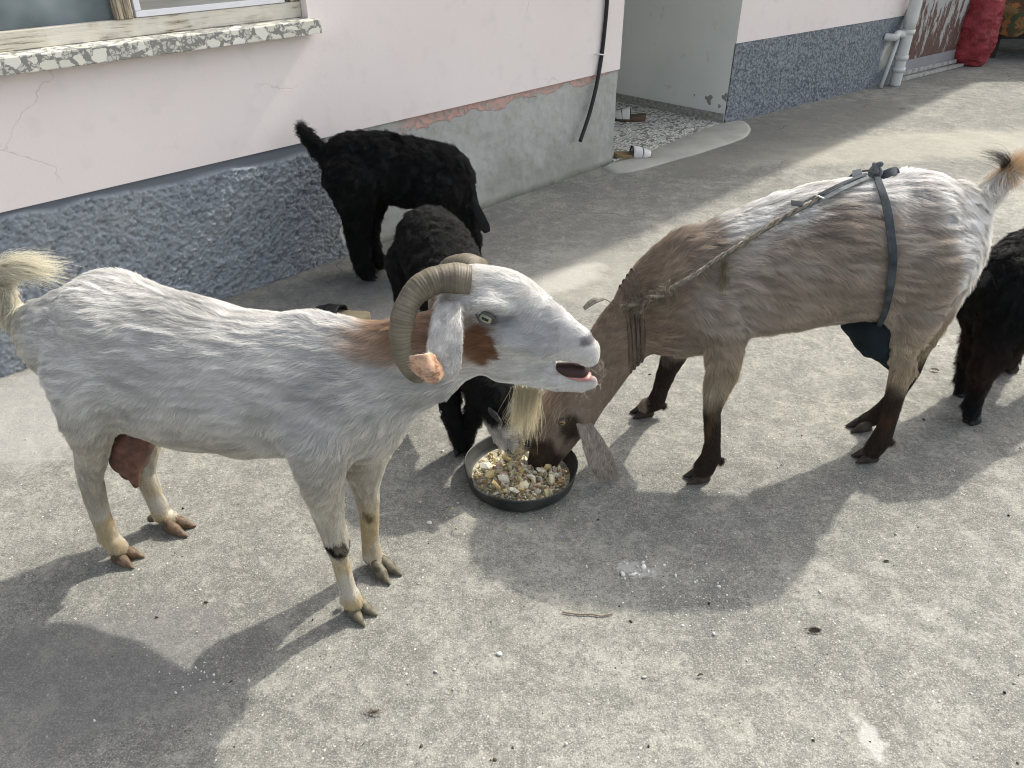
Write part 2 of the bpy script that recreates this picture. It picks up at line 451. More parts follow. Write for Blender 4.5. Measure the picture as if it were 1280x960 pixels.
# rough blue grey stucco plinth (left), real relief
NS, NZ = 900, 140
S = np.linspace(-3.2, .66, NS); Z = np.linspace(0, PZ - .001, NZ); SS, ZZ = np.meshgrid(S, Z, indexing='ij')
P = np.stack([SS.ravel(), np.zeros(SS.size), ZZ.ravel()], 1)
Rm = np.array([[.80, .36, -.48], [-.6, .48, -.64], [0, .8, .6]]); PR = P @ Rm.T; PR2 = P @ Rm
rough = .75 * vn(PR, 62, 1) + .6 * vn(PR2, 120, 2) + .35 * vn(PR, 210, 3) + .45 * vn(PR2, 24, 7) + .5 * np.abs(vn(PR2, 90, 12))
band = sst(PZ - .012 - .03 * sst(-1, .7, P[:, 0]) + .012 * vn(P, 9, 4) + .0, PZ - .03 - .035 * sst(-.6, .6, P[:, 0]) + .012 * vn(P, 9, 4), P[:, 2])
edge = P[:, 0] - (.585 + .035 * vn(P, 8, 5) - .10 * sst(.22, .0, P[:, 2]) * 0 + .05 * sst(.5, .1, P[:, 2]))
keep = sst(.01, -.01, edge)
P[:, 1] = -.0025 - (.014 + .0075 * rough) * band * keep + .004 * sst(.0, .02, edge)
ii = np.arange(NS * NZ).reshape(NS, NZ)
Q = np.stack([ii[:-1, :-1].ravel(), ii[1:, :-1].ravel(), ii[1:, 1:].ravel(), ii[:-1, 1:].ravel()], 1)
me = mesh_np("rough_plinth", P, Q)
vcol(me, "msk", np.stack([keep, band, rough / 2.4 + .4], 1))
st = Mt("blue_stucco", .9, .2); mk = st.t.nodes.new("ShaderNodeSeparateColor"); st.t.links.new(st.attr("msk"), mk.inputs[0])
sc_ = st.mix(st.ramp(st.noise(3, 4), .3, .7), (.205, .232, .262), (.275, .298, .315))
sc_ = st.mix(st.math('MULTIPLY', st.ramp(st.noise(60, 5, .7), .5, .7), .6), sc_, (.40, .43, .45))
sc_ = st.mix(st.math('MULTIPLY', st.ramp(mk.outputs[2], .35, .15), .45), sc_, (.09, .10, .11))
sc_ = st.mix(st.math('MULTIPLY', st.ramp(st.noise(4, 4, vec=st.mapping((1, 1, 1), (3, 0, 2))), .55, .7), .35), sc_, (.22, .23, .19))
sc_ = st.mix(mk.outputs[1], (.15, .165, .185), sc_)
sc_ = st.mix(mk.outputs[0], (.42, .42, .38), sc_)
st.col(sc_); st.nrm(st.bump(st.noise(190, 5, .7), .8, .003))
link("rough_plinth", me, st.m, house)

# bare concrete plinth up to the entrance, salmon paint left along its top
cp = Mt("bare_plinth", .92, .2); x_ = cp.xyz()
k1 = cp.noise(2.2, 6, .62); k2 = cp.noise(14, 6, .65); k3 = cp.noise(120, 4, .7)
q = cp.mix(cp.ramp(k1, .3, .7), (.33, .335, .31), (.46, .465, .44))
q = cp.mix(cp.math('MULTIPLY', cp.ramp(k2, .5, .72), .5), q, (.22, .22, .185))
q = cp.mix(cp.math('MULTIPLY', cp.ramp(k3, .52, .7), .5), q, (.48, .48, .44))
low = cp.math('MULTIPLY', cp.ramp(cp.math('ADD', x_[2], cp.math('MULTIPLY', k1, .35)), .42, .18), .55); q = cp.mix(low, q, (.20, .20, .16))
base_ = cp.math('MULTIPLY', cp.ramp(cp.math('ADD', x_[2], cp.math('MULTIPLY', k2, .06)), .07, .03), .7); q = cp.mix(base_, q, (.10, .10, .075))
lim = cp.math('SUBTRACT', .505, cp.math('MULTIPLY', cp.math('SUBTRACT', cp.noise(3.5, 7, .62), .5), .22))
lim = cp.math('ADD', lim, cp.ramp(x_[0], 1.2, 2.6, 0.0, .050))
sal = cp.math('MULTIPLY', cp.ramp(cp.math('SUBTRACT', x_[2], lim), -.002, .004), cp.ramp(cp.noise(32, 6, .75), .58, .52))
sal = cp.math('MULTIPLY', sal, cp.ramp(x_[0], .95, 1.1)); q = cp.mix(sal, q, (.52, .34, .29))
for (a, b, r1, r2) in ((2.0, .18, .05, .055), (1.3, .3, .06, .03)):
    q = cp.mix(cp.math('MULTIPLY', cp.spot((a, b), (r1, r2), 0, .3, 25, .3, 'xz'), .35), q, (.52, .53, .50))
cp.col(q); cp.nrm(cp.bump(cp.math('ADD', cp.math('MULTIPLY', k3, .5), cp.math('ADD', k2, sal)), .6, .008))
NS, NZ = 330, 90
S = np.linspace(.655, SE - .003, NS); Z = np.linspace(0, PZ - .001, NZ); SS, ZZ = np.meshgrid(S, Z, indexing='ij')
P = np.stack([SS.ravel(), np.zeros(SS.size), ZZ.ravel()], 1)
P[:, 1] = .000 + .006 * fbm(P, 4, 3) + .002 * vn(P, 30, 4) - .012 * sst(.10, .0, P[:, 2] + .04 * vn(P, 6, 9))
ii = np.arange(NS * NZ).reshape(NS, NZ); Q = np.stack([ii[:-1, :-1].ravel(), ii[1:, :-1].ravel(), ii[1:, 1:].ravel(), ii[:-1, 1:].ravel()], 1)
link("concrete_plinth", mesh_np("concrete_plinth", P, Q), cp.m, house)
# solid core of the wall behind the plinths and its end face in the entrance
me = box_me("plinth_core", -5, SE, .012, .30, -.2, PZ - .002); link("plinth_core", me, cp.m, house)

# entrance recess: side wall, back wall, ceiling, terrazzo floor, skirting
gw = Mt("recess_paint", .7, .25); g1 = gw.noise(2, 5); xx = gw.xyz()
gc = gw.mix(gw.ramp(g1, .3, .7), (.64, .65, .60), (.72, .725, .68))
gc = gw.mix(gw.math('MULTIPLY', gw.ramp(gw.noise(9, 5, .65), .62, .72), .35), gc, (.34, .34, .30))
for (yy, zz, r1, r2) in ((.12, .14, .035, .03), (.01, .20, .02, .05), (.30, .17, .008, .006)):
    pass
gw.col(gc); gw.nrm(gw.bump(gw.noise(60, 4), .15, .004))
link("recess_side_wall", box_me("recess_side_wall", SR, SR + .24, .002, 1.7, 0, 3.0), gw.m, house)
link("recess_back_wall", box_me("recess_back_wall", SE - .01, SR + .002, 1.5, 1.7, 0, 3.0), gw.m, house)
link("recess_near_wall", box_me("recess_near_wall", SE - .20, SE + .001, .302, 1.502, 0, 3.0), gw.m, house)
link("recess_near_jamb", box_me("recess_near_jamb", SE - .02, SE + .002, -.010, .300, PZ + .002, 3.0), pk.m, house)
link("recess_lintel", box_me("recess_lintel", SE + .003, SR - .002, -.012, .24, 2.35, 3.0), pk.m, house)
# peeled spots low on the recess wall as chipped plaster lumps
chp = Mt("chipped_plaster", .95, .1); chp.col(chp.mix(chp.noise(60, 4), (.16, .16, .14), (.34, .34, .31)))
for (yc, zc, ra) in ((.15, .155, .028), (.02, .19, .022), (.055, .12, .012), (.28, .165, .007)):
    n = 14; a = np.linspace(0, 2 * np.pi, n, endpoint=False); rr = ra * (1 + .35 * np.sin(a * 3 + yc * 90) + .2 * np.sin(a * 5))
    V = [(SR - .0035, yc, zc)] + [(SR - .0005, yc + r * math.cos(t), zc + 1.2 * r * math.sin(t)) for r, t in zip(rr, a)]
    link("plaster_chip", mesh_py("plaster_chip", V, [(0, i + 1, (i + 1) % n + 1) for i in range(n)]), chp.m, house)
sk = Mt("stone_skirting", .5, .4); sk.col(sk.mix(sk.ramp(sk.noise(40, 6, .7), .35, .65), (.16, .155, .14), (.40, .39, .35)))
link("skirting", box_me("skirting", SR - .018, SR - .002, -.004, 1.48, .006, .072, .002), sk.m, house)
tz = Mt("terrazzo", .45, .4)
tzv = tz.warp(tz.mapping((1, 1.5, 1)), .012, 30)
tv = tz.vor(34, 'F1', "Color", vec=tzv); td_ = tz.vor(34, 'DISTANCE_TO_EDGE', "Distance", vec=tzv)
sepc = tz.t.nodes.new("ShaderNodeSeparateColor"); tz.t.links.new(tv, sepc.inputs[0])
chip = tz.math('MULTIPLY', tz.ramp(td_, .05, .11), tz.ramp(sepc.outputs[0], .20, .24))
tc_ = tz.mix(sepc.outputs[1], (.55, .55, .50), (.80, .79, .73)); tz.col(tz.mix(chip, (.16, .155, .14), tc_)); tz.nrm(tz.bump(tz.noise(80, 3), .2, .003))
link("terrazzo_floor", box_me("terrazzo_floor", SE + .002, SR - .002, -.05, 1.498, -.05, .012, .003), tz.m, house)

# sill with cream chips
sm_ = Mt("terrazzo_sill", .4, .45)
wv_ = sm_.warp(sm_.mapping((1, 1, 1.1)), .03, 24)
tv = sm_.vor(19, 'F1', "Color", vec=wv_); td_ = sm_.vor(19, 'DISTANCE_TO_EDGE', "Distance", vec=wv_)
tv2 = sm_.vor(75, 'F1', "Color", vec=wv_); td2 = sm_.vor(75, 'DISTANCE_TO_EDGE', "Distance", vec=wv_)
s1 = sm_.t.nodes.new("ShaderNodeSeparateColor"); sm_.t.links.new(tv, s1.inputs[0]); s2 = sm_.t.nodes.new("ShaderNodeSeparateColor"); sm_.t.links.new(tv2, s2.inputs[0])
big = sm_.math('MULTIPLY', sm_.ramp(td_, .10, .12), sm_.ramp(s1.outputs[0], .22, .24)); sml = sm_.math('MULTIPLY', sm_.ramp(td2, .05, .1), sm_.ramp(s2.outputs[0], .45, .5))
base2 = sm_.mix(sml, (.22, .22, .20), (.50, .49, .43))
sm_.col(sm_.mix(big, base2, sm_.mix(s1.outputs[1], (.60, .58, .49), (.74, .72, .64)))); sm_.nrm(sm_.bump(sm_.noise(50, 4), .25, .003))
link("window_sill", box_me("window_sill", -3.0, sR_, -.075, .06, zs0, zt, .003), sm_.m, house)

# window: weathered timber frame, fixed pane, white-edged inner sash with its own pane
win = empty("window", (0, 0, 0)); win.parent = house
wd = Mt("weathered_timber", .85, .15)
gx = wd.mapping((2.2, 30, 30)); w1 = wd.noise(3, 6, .65, vec=gx); w2 = wd.noise(6, 5, .6)
wc = wd.mix(wd.ramp(w1, .33, .48), (.17, .13, .09), (.58, .54, .45)); wc = wd.mix(wd.math('MULTIPLY', wd.ramp(w2, .42, .55), .8), wc, (.66, .63, .55))
wd.col(wc); wd.nrm(wd.bump(w1, .7, .004))
wdv = Mt("weathered_timber_upright", .85, .15)
gx = wdv.mapping((30, 30, 2.2)); w1 = wdv.noise(3, 6, .65, vec=gx)
wdv.col(wdv.mix(wdv.ramp(w1, .4, .62), (.10, .075, .05), (.48, .42, .32))); wdv.nrm(wdv.bump(w1, .8, .005))
rt = wpt(100, 30, .03)[1]
link("bottom_rail", box_me("bottom_rail", -1.74, sw - .002, .03, .10, zt + .001, rt, .003), wd.m, win)
pa, pb = wpt(143, 10, .025)[0], wpt(164, 10, .025)[0]
link("mullion", box_me("mullion", pa, pb, .022, .10, rt + .001, 2.14, .003), wdv.m, win)
link("side_post", box_me("side_post", sw - .045, sw - .002, .032, .10, rt + .001, 2.14, .003), wdv.m, win)
al = Mt("white_sash_paint", .45, .4); al.col(al.mix(al.noise(30, 4), (.66, .67, .70), (.78, .78, .80)))
sb0 = wpt(172, 24, .03)[1]; sx0, sx1 = wpt(166, 10, .03)[0], wpt(356, 6, .03)[0]
link("sash", box_me("sash", sx0 + .004, sx1, .026, .052, rt + .002, rt + .022, .002), al.m, win)
link("sash", box_me("sash", sx0 + .004, sx0 + .026, .026, .052, rt + .023, 2.12, .002), al.m, win)
link("sash", box_me("sash", sx1 - .022, sx1, .026, .052, rt + .023, 2.12, .002), al.m, win)
gl = Mt("window_glass", .06, .6); gl.col(gl.mix(gl.ramp(gl.noise(2.5, 3), .35, .65), (.10, .13, .14), (.34, .40, .42))); gl.rgh(gl.ramp(gl.noise(6, 3), .3, .7, .05, .25))
link("pane", box_me("pane", -1.74, pa - .001, .055, .060, rt + .001, 2.14), gl.m, win)
gl2 = Mt("curtained_glass", .12, .5); s3 = gl2.noise(2, 4, .6, vec=gl2.mapping((.6, 1, 14))); gl2.col(gl2.mix(gl2.ramp(s3, .35, .65), (.22, .22, .20), (.40, .39, .35)))
link("pane", box_me("pane", sx0 + .022, sx1 - .018, .036, .041, rt + .018, 2.12), gl2.m, win)

# right-hand wing wall with its own plinth
RC = gnd(905, 150); RD = gnd(1110, 100); RAz = math.atan2(RD[1] - RC[1], RD[0] - RC[0]); RL = float(np.linalg.norm(RD - RC))
c0 = gnd(906, 150) - WO
wing = empty("wing_wall", (SR, 0.0, 0), RAz - WA); wing.parent = house
DW = 1.35
link("plaster", box_me("plaster", .002, RL + .02, -.010, .24, .562, 3.0), pk.m, wing)
link("plaster", box_me("plaster", RL + DW, RL + DW + .25, -.010, .24, .0, 3.0), pk.m, wing)
link("plaster", box_me("plaster", RL + .021, RL + DW - .001, -.008, .24, 2.05, 3.0), pk.m, wing)
NS, NZ = 300, 70
S = np.linspace(.0, RL + .01, NS); Z = np.linspace(0, .561, NZ); SS, ZZ = np.meshgrid(S, Z, indexing='ij')
P = np.stack([SS.ravel(), np.zeros(SS.size), ZZ.ravel()], 1)
rg_ = np.abs(vn(P, 50, 11)) + .5 * vn(P, 110, 12)
smooth_ = sst(1.6, 2.1, P[:, 0] + .2 * vn(P, 3, 5)) * .85
P[:, 1] = -.004 - .008 * rg_ * (1 - smooth_)
ii = np.arange(NS * NZ).reshape(NS, NZ); Q = np.stack([ii[:-1, :-1].ravel(), ii[1:, :-1].ravel(), ii[1:, 1:].ravel(), ii[:-1, 1:].ravel()], 1)
me = mesh_np("rough_plinth", P, Q); vcol(me, "msk", np.stack([np.ones(len(P)), np.ones(len(P)), .15 + rg_ * .4], 1))
sp = Mt("speckled_stucco", .9, .2)
u1 = sp.vor(75, 'F1', "Color"); s4 = sp.t.nodes.new("ShaderNodeSeparateColor"); sp.t.links.new(u1, s4.inputs[0])
qq = sp.mix(sp.ramp(s4.outputs[0], .2, .8), (.075, .088, .105), (.30, .325, .345)); qq = sp.mix(.4, qq, sp.mix(sp.noise(5, 4), (.13, .15, .17), (.24, .26, .27)))
xs = sp.xyz(); qq = sp.mix(sp.math('MULTIPLY', sp.ramp(xs[0], 1.9, 2.4), .7), qq, (.20, .225, .25))
qq = sp.mix(sp.spot((RL - .20, .26), (.07, .12), .3, .5, 12, .3, 'xz'), qq, (.55, .54, .49))
sp.col(qq); sp.nrm(sp.bump(sp.noise(120, 4), .5, .003))
link("rough_plinth", me, sp.m, wing)
link("plinth_core", box_me("plinth_core", .004, RL + .018, .003, .24, -.1, .560), cp.m, wing)

# old painted metal door with frame and threshold bar
dr = empty("door", (RL + .02, 0, 0)); dr.parent = wing
dm = Mt("flaking_door_paint", .6, .35); xd = dm.xyz()
d1 = dm.noise(7, 7, .72, vec=dm.mapping((2.2, 1, .5))); hh = dm.math('ADD', d1, dm.ramp(xd[2], 0, .9, .17, -.10))
dc = dm.mix(dm.ramp(dm.noise(30, 4), .3, .7), (.075, .045, .035), (.15, .085, .065))
dm.col(dm.mix(dm.ramp(hh, .53, .51), dc, (.36, .36, .35))); dm.nrm(dm.bump(dm.ramp(hh, .55, .49), .6, .003))
fm = Mt("door_frame_paint", .6, .3); fm.col(fm.mix(fm.ramp(fm.noise(18, 5), .4, .65), (.42, .42, .40), (.22, .20, .18)))
dsh = DW - .04
link("door_panel", box_me("door_panel", .07, dsh - .07, .030, .050, .16, 2.03), dm.m, dr)
kp = Mt("kick_plate", .5, .4); kp.col(kp.mix(kp.noise(14, 4), (.20, .20, .21), (.30, .30, .31)))
link("kick_plate", box_me("kick_plate", .07, dsh - .07, .026, .050, .07, .158), kp.m, dr)
link("frame", box_me("frame", .0, .062, -.012, .055, .0, 2.04, .004), fm.m, dr)
link("frame", box_me("frame", dsh - .062, dsh, -.012, .055, .0, 2.04, .004), fm.m, dr)
link("rail", box_me("rail", .064, dsh - .064, .000, .052, .035, .068, .003), fm.m, dr)
link("threshold", box_me("threshold", .0, dsh, -.055, -.014, .003, .03, .004), fm.m, dr)

# flat roof slab with a small eave (above the frame) shading the wall foot
rs = Mt("roof_concrete", .9, .2); rs.col(rs.mix(rs.noise(3, 4), (.28, .28, .26), (.36, .35, .33)))
link("roof", box_me("roof", -5.2, SR + .4, -.03, 5.0, 3.002, 3.15, .01), rs.m, house)
link("canopy", box_me("canopy", 2.85, 10.5, -1.02, -.034, 3.01, 3.14, .01), rs.m, house)

# pale cement patch in front of the entrance
out = [(753, 211), (766, 204), (790, 200), (806, 193), (828, 184), (856, 172), (880, 163), (905, 155), (927, 152), (938, 160), (934, 170), (918, 178), (893, 186), (872, 193), (846, 200), (822, 207), (795, 214), (770, 217)]
V = spline([gnd(*p) for p in out + out[:1]], 90)[:-1]; n = len(V)
top = V * [1, 1, 0] + [0, 0, .010]; cen = V.mean(0); inn_ = cen + (top - cen) * .93; inn_[:, 2] = .014
VV = np.concatenate([V * [1, 1, 0], top - (top - cen) * [.012, .012, 0], inn_]); F_ = []
for r_ in (0, 1):
    for i in range(n): F_.append((r_ * n + i, r_ * n + (i + 1) % n, (r_ + 1) * n + (i + 1) % n, (r_ + 1) * n + i))
F_.append(tuple(2 * n + i for i in range(n)))
pm = Mt("cement_patch", .8, .25); pm.col(pm.mix(pm.ramp(pm.noise(6, 6, .6), .3, .7), (.32, .32, .285), (.42, .415, .37))); pm.nrm(pm.bump(pm.noise(40, 5), .3, .004))
tag(link("cement_patch", fix(mesh_py("cement_patch", VV, F_)), pm.m), kind="structure")

# ================================================================== GOATS
class Frame:
    """a goat's own frame: origin on the ground under its body, x towards its head"""
    def __init__(s, p0, az, near):
        s.o = np.array([p0[0], p0[1], 0.0]); a = RAD(az)
        s.ex = np.array([math.cos(a), math.sin(a), 0]); s.ey = np.array([-math.sin(a), math.cos(a), 0]); s.near = near; s.az = a
    def P(s, px, py, v=0.0):
        d = ray(px, py); y = v * s.near
        t = (y - (CAMO - s.o) @ s.ey) / (d @ s.ey)
        q = CAMO + d * t - s.o
        return np.array([q @ s.ex, y, q[2]]), t
    def n(s, px, py, r, v=0.0):
        p, t = s.P(px, py, v); return (p[0], p[1], p[2], r * t / FPX)
    def ns(s, L): return [s.n(*a) for a in L]
    def g(s, px, py, z=0.0):
        q = gnd(px, py, z) - s.o; return np.array([q @ s.ex, q @ s.ey, z])
    def to_px(s, Pl):
        W = Pl[:, :1] * s.ex + Pl[:, 1:2] * s.ey + np.array([0, 0, 1.0]) * Pl[:, 2:] + s.o - CAMO
        f = W[:, 1] * cP - W[:, 2] * sP; u = W[:, 1] * sP + W[:, 2] * cP
        return 640 + FPX * W[:, 0] / f, 480 - FPX * u / f

def spotw(P, c, r, soft=0.3, f=30, amp=0.35, seed=1, sym=False):
    """0..1 weight of an irregular coat patch round c (local), radii r"""
    c = np.asarray(c, float); Q_ = P.copy()
    if sym: Q_[:, 1] = np.abs(Q_[:, 1]) * np.sign(c[1])
    d = np.sqrt((((Q_ - c) / np.asarray(r)) ** 2).sum(1)) + amp * vn(P, f, seed)
    return sst(1 + soft, 1 - soft, d)[:, None]
def mixc(C, c, w): return C * (1 - w) + np.asarray(c) * w

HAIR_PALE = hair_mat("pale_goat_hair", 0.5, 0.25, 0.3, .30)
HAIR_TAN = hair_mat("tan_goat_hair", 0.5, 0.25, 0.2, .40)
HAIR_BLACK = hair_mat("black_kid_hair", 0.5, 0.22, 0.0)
def skin_mat(name, rough=0.8):
    M = Mt(name, rough, 0.2); M.col(M.attr("col")); return M.m
SKIN = skin_mat("coat_ground")
def horny(name, a, b, rough=0.6):
    M = Mt(name, rough, 0.4); n = M.noise(60, 5); M.col(M.mix(M.ramp(n, .35, .65), a, b)); M.nrm(M.bump(M.noise(140, 3), .5, .002)); return M.m
HOOF_BROWN = horny("brown_hoof", (.05, .032, .018), (.17, .11, .06))
HOOF_GREY = horny("grey_hoof", (.05, .045, .03), (.16, .14, .09))
HOOF_DARK = horny("dark_hoof", (.018, .013, .010), (.05, .036, .025))
HOOF_BLACK = horny("black_hoof", (.008, .008, .008), (.02, .02, .02))

def hooves(root, mat, p, ang, L=0.055, r=0.021, spread=0.30, group=None):
    """two toes of one foot: p = local ground point under the pastern, ang = local heading of the foot"""
    for sgn in (-1, 1):
        a = ang + sgn * spread * 0.5
        d = np.array([math.cos(a), math.sin(a), 0]); sd = np.array([-math.sin(ang), math.cos(ang), 0]) * sgn
        b = np.array([p[0], p[1], 0]) + sd * r * 0.62
        v = Vol(b - 0.09, b + 0.11, 0.0036)
        v.chain([(*(b + (0, 0, r * 1.75) - d * r * .35), r * .72), (*(b + d * L * .35 + (0, 0, r * .95)), r * .88), (*(b + d * L * .8 + (0, 0, r * .42)), r * .5), (*(b + d * L * 1.1 + (0, 0, r * .2)), r * .22)], 0.9, 0.004)
        v.chain([(*(b - d * r * .5 + (0, 0, r * .5)), r * .75), (*(b + d * L * .5 + (0, 0, r * .4)), r * .6)], 0.9, 0.008)
        v.clip_z(0.001)
        V, Q = v.mesh()
        link("hoof", mesh_np("hoof", V, Q), mat, root)

LASTEAR = []
def leaf(name, root, mat, C, W, width, curl=0.5, thick=0.004, ncs=13, nl=22):
    """an ear: C centre-line points (m,3), W side directions (m,3), width (m,); curl bends the cross-section, shell with thickness"""
    C = np.asarray(C, float); W = np.asarray(W, float); m = len(C)
    t = np.linspace(0, m - 1, nl); ip = lambda A: np.stack([np.interp(t, range(m), np.asarray(A, float)[:, i]) for i in range(3)], 1)
    def sm(A):
        A = ip(A)
        for _ in range(3): A[1:-1] = (A[:-2] + 2 * A[1:-1] + A[2:]) / 4
        return A
    C2, W2 = sm(C), unit(sm(W)); wd = np.interp(t, range(m), width); cu = np.interp(t, range(m), np.broadcast_to(curl, (m,)))
    T = unit(np.gradient(C2, axis=0)); W2 = unit(W2 - (W2 * T).sum(1, keepdims=True) * T); Nn = np.cross(T, W2)
    th = np.linspace(-1, 1, ncs)
    out, inn = [], []
    for i in range(nl):
        c = max(cu[i], 1e-3); a = th * c; R = wd[i] / 2 / c
        X = C2[i] + np.outer(R * np.sin(a), W2[i]) + np.outer(R * (1 - np.cos(a)), Nn[i])
        nn = -np.outer(np.sin(a), W2[i]) + np.outer(np.cos(a), Nn[i])
        tk = thick * (1 - 0.6 * np.abs(th))[:, None]
        out.append(X); inn.append(X + nn * tk)
    O = np.array(out).reshape(-1, 3); I_ = np.array(inn).reshape(-1, 3); n1 = len(O)
    q = []
    idx = lambda i, j: i * ncs + j
    for i in range(nl - 1):
        for j in range(ncs - 1):
            q.append((idx(i, j), idx(i, j + 1), idx(i + 1, j + 1), idx(i + 1, j)))
            q.append(tuple(n1 + k for k in (idx(i, j), idx(i + 1, j), idx(i + 1, j + 1), idx(i, j + 1))))
        for j in (0, ncs - 1):
            a_, b_ = idx(i, j), idx(i + 1, j); q.append((a_, b_, n1 + b_, n1 + a_) if j == 0 else (b_, a_, n1 + a_, n1 + b_))
    for i in (0, nl - 1):
        for j in range(ncs - 1):
            a_, b_ = idx(i, j), idx(i, j + 1); q.append((b_, a_, n1 + a_, n1 + b_) if i == 0 else (a_, b_, n1 + b_, n1 + a_))
    V = np.concatenate([O, I_]); V = V + 0.0012 * np.stack([vn(V, 60, k) for k in (1, 2, 3)], 1)
    me = mesh_np(name, V, np.array(q)); fix(me)
    o = link(name, me, mat, root); LASTEAR.append((o, V, np.array(q)))
    return o, V, np.array(q), n1

def earfur(o, V, Q, colr, mat, n, L, flow, vary=.15, rad=.0003):
    N = vnormals(V, Q); P, Nn = sample(V, Q, N, n, None, 5); r = np.random.default_rng(3)
    X = fur_points(P, Nn, np.tile(np.array(flow, float), (n, 1)), np.full(n, L), np.full(n, .22), .05, .3, 4, 6, 40)
    C = np.asarray(colr) * np.clip(1 + vary * r.normal(0, 1, (n, 1)) + .2 * vn(P, 70, 4)[:, None], .3, 1.5)
    if np.ndim(flow) == 1 and o.parent is not None: strands("ear_hair", mat, o, X, np.full(n, rad), C.clip(.004, .95), kind="stuff")

LIDM = Mt('lid_skin', .6, .3); LIDM.col((.085, .078, .072)); LID = LIDM.m
def eye(root, c, r, look, iris=(.45, .38, .16)):
    """eyeball with a horizontal slit pupil"""
    bm = bmesh.new(); bmesh.ops.create_uvsphere(bm, u_segments=20, v_segments=14, radius=r)
    me = bpy.data.meshes.new("eye"); bm.to_mesh(me); bm.free(); me.polygons.foreach_set("use_smooth", [True] * len(me.polygons))
    M = Mt("eye", 0.22, 0.3); x = M.xyz()
    d = M.math('SQRT', M.math('ADD', M.math('POWER', x[0], 2.0), M.math('POWER', x[1], 2.0)))
    white = M.mix(M.ramp(d, r * .92, r * .84), (.10, .08, .06), M.mix(M.ramp(d, r * .84, r * .74), tuple(c * .4 for c in iris), iris))
    sl_ = M.math('MAXIMUM', M.math('DIVIDE', M.math('ABSOLUTE', x[0]), r * .46), M.math('DIVIDE', M.math('ABSOLUTE', x[1]), r * .17))
    c2 = M.mix(M.ramp(sl_, 1.05, .95), white, (.004, .004, .004))
    M.col(M.mix(M.ramp(x[2], 0.0, -r * .05), c2, (.1, .08, .07)))
    o = link("eye", me, M.m, root); o.location = c
    z = Vector(look).normalized(); xx = Vector((1, 0, -0.35)); xx = (xx - z * xx.dot(z)).normalized(); yy = z.cross(xx)
    o.rotation_euler = Matrix((xx, yy, z)).transposed().to_euler()
    up = 1 if look[1] < 0 else -1
    for top in (1, -1):
        t = np.linspace(-1, 1, 22); X_ = t * r * 1.42; Y_ = up * top * r * (.66 if top > 0 else .62) * (1 - t * t) ** .8 + up * (.05 * r if top > 0 else -.02 * r)
        Z_ = np.sqrt(np.clip((r * 1.03) ** 2 - X_ ** 2 - Y_ ** 2, (r * .30) ** 2, None))
        Vv, Ff = sweep(np.stack([X_, Y_, Z_], 1), r * np.interp(np.abs(t), [0, .7, 1], [.19, .16, .08]) * (1.25 if top > 0 else 1), 10)
        link("eyelid", mesh_py("eyelid", Vv, Ff), LID, o)
    return o

def finish(root, vol, colf, densf, lenf, flowf, n, mat, rad, lift=0.25, wave=0.0, lock=0.3, curl=0.0, lockf=28.0, k=5, seed=1, dark=0.8, vary=0.1, streak=.16, clump=.004, cf=(18, 105, 105)):
    V, Q = vol.mesh(); N = vnormals(V, Q)
    me = mesh_np("body", V, Q); vcol(me, "col", np.clip(colf(V) * dark, 0, 1))
    body = link("body", me, SKIN, root)
    if n:
        P, Nn = sample(V, Q, N, n, densf, seed)
        C = colf(P); r = np.random.default_rng(seed + 5)
        lo_ = sst(.42, .30, P[:, 2]); cfa = np.array(cf, float); Sa = .9 * vn(P * cfa, 1, 41) + .6 * vn(P * cfa * 1.9, 1, 22) + .5 * vn(P * cfa * .45, 1, 24); Sb = .9 * vn(P * cfa[::-1], 1, 41) + .5 * vn(P * cfa[::-1] * 2, 1, 24)
        C = C * np.clip(1 + vary * .7 * r.normal(0, 1, n) + streak * (Sa * (1 - lo_) + Sb * lo_), .25, 1.8)[:, None]
        L = lenf(P); fl = flowf(P, Nn); fl = unit(fl) + np.array([0, 0, -1.0]) * (sst(.45, .85, np.abs(Nn[:, 0])) * (P[:, 2] < 1.2))[:, None] * .9
        X = fur_points(P, Nn, fl, L, np.full(n, lift), wave, lock, k, seed, lockf, curl, clump, cf)
        X[:, :, 2] = np.maximum(X[:, :, 2], 0.002)
        strands("coat", mat, root, X, rad * r.uniform(.6, 1.2, n) * np.clip(L / 0.018, .55, 1.1), np.clip(C, .002, .95), kind="stuff")
    return body, V, Q, N

def hair_tuft(name, root, mat, B, D, L, n, rad, col, spread=0.25, droop=0.6, seed=3, k=9, kind="stuff", jit=0.01, vary=.12):
    """long hair: B base points (m,3), D directions (m,3), L lengths (m,)"""
    r = np.random.default_rng(seed); m = len(B); i = r.integers(0, m, n)
    b = np.asarray(B, float)[i] + r.normal(0, jit, (n, 3)); d = unit(np.asarray(D, float)[i] + r.normal(0, spread, (n, 3)))
    l = (np.asarray(L, float)[i] * r.uniform(.65, 1.1, n))[:, None, None]; s_ = np.linspace(0, 1, k)[None, :, None]
    X = b[:, None] + l * (d[:, None] * s_ + np.array(droop)[None, None] * s_ ** 2)
    X = X + l * .06 * np.sin(s_ * 6 + r.uniform(0, 6, (n, 1, 1))) * unit(r.normal(0, 1, (n, 1, 3))) * s_
    C = np.asarray(col, float)[None] * (1 + r.normal(0, vary, (n, 1)))
    return strands(name, mat, root, X, np.full(n, rad), C.clip(.003, .95), kind)

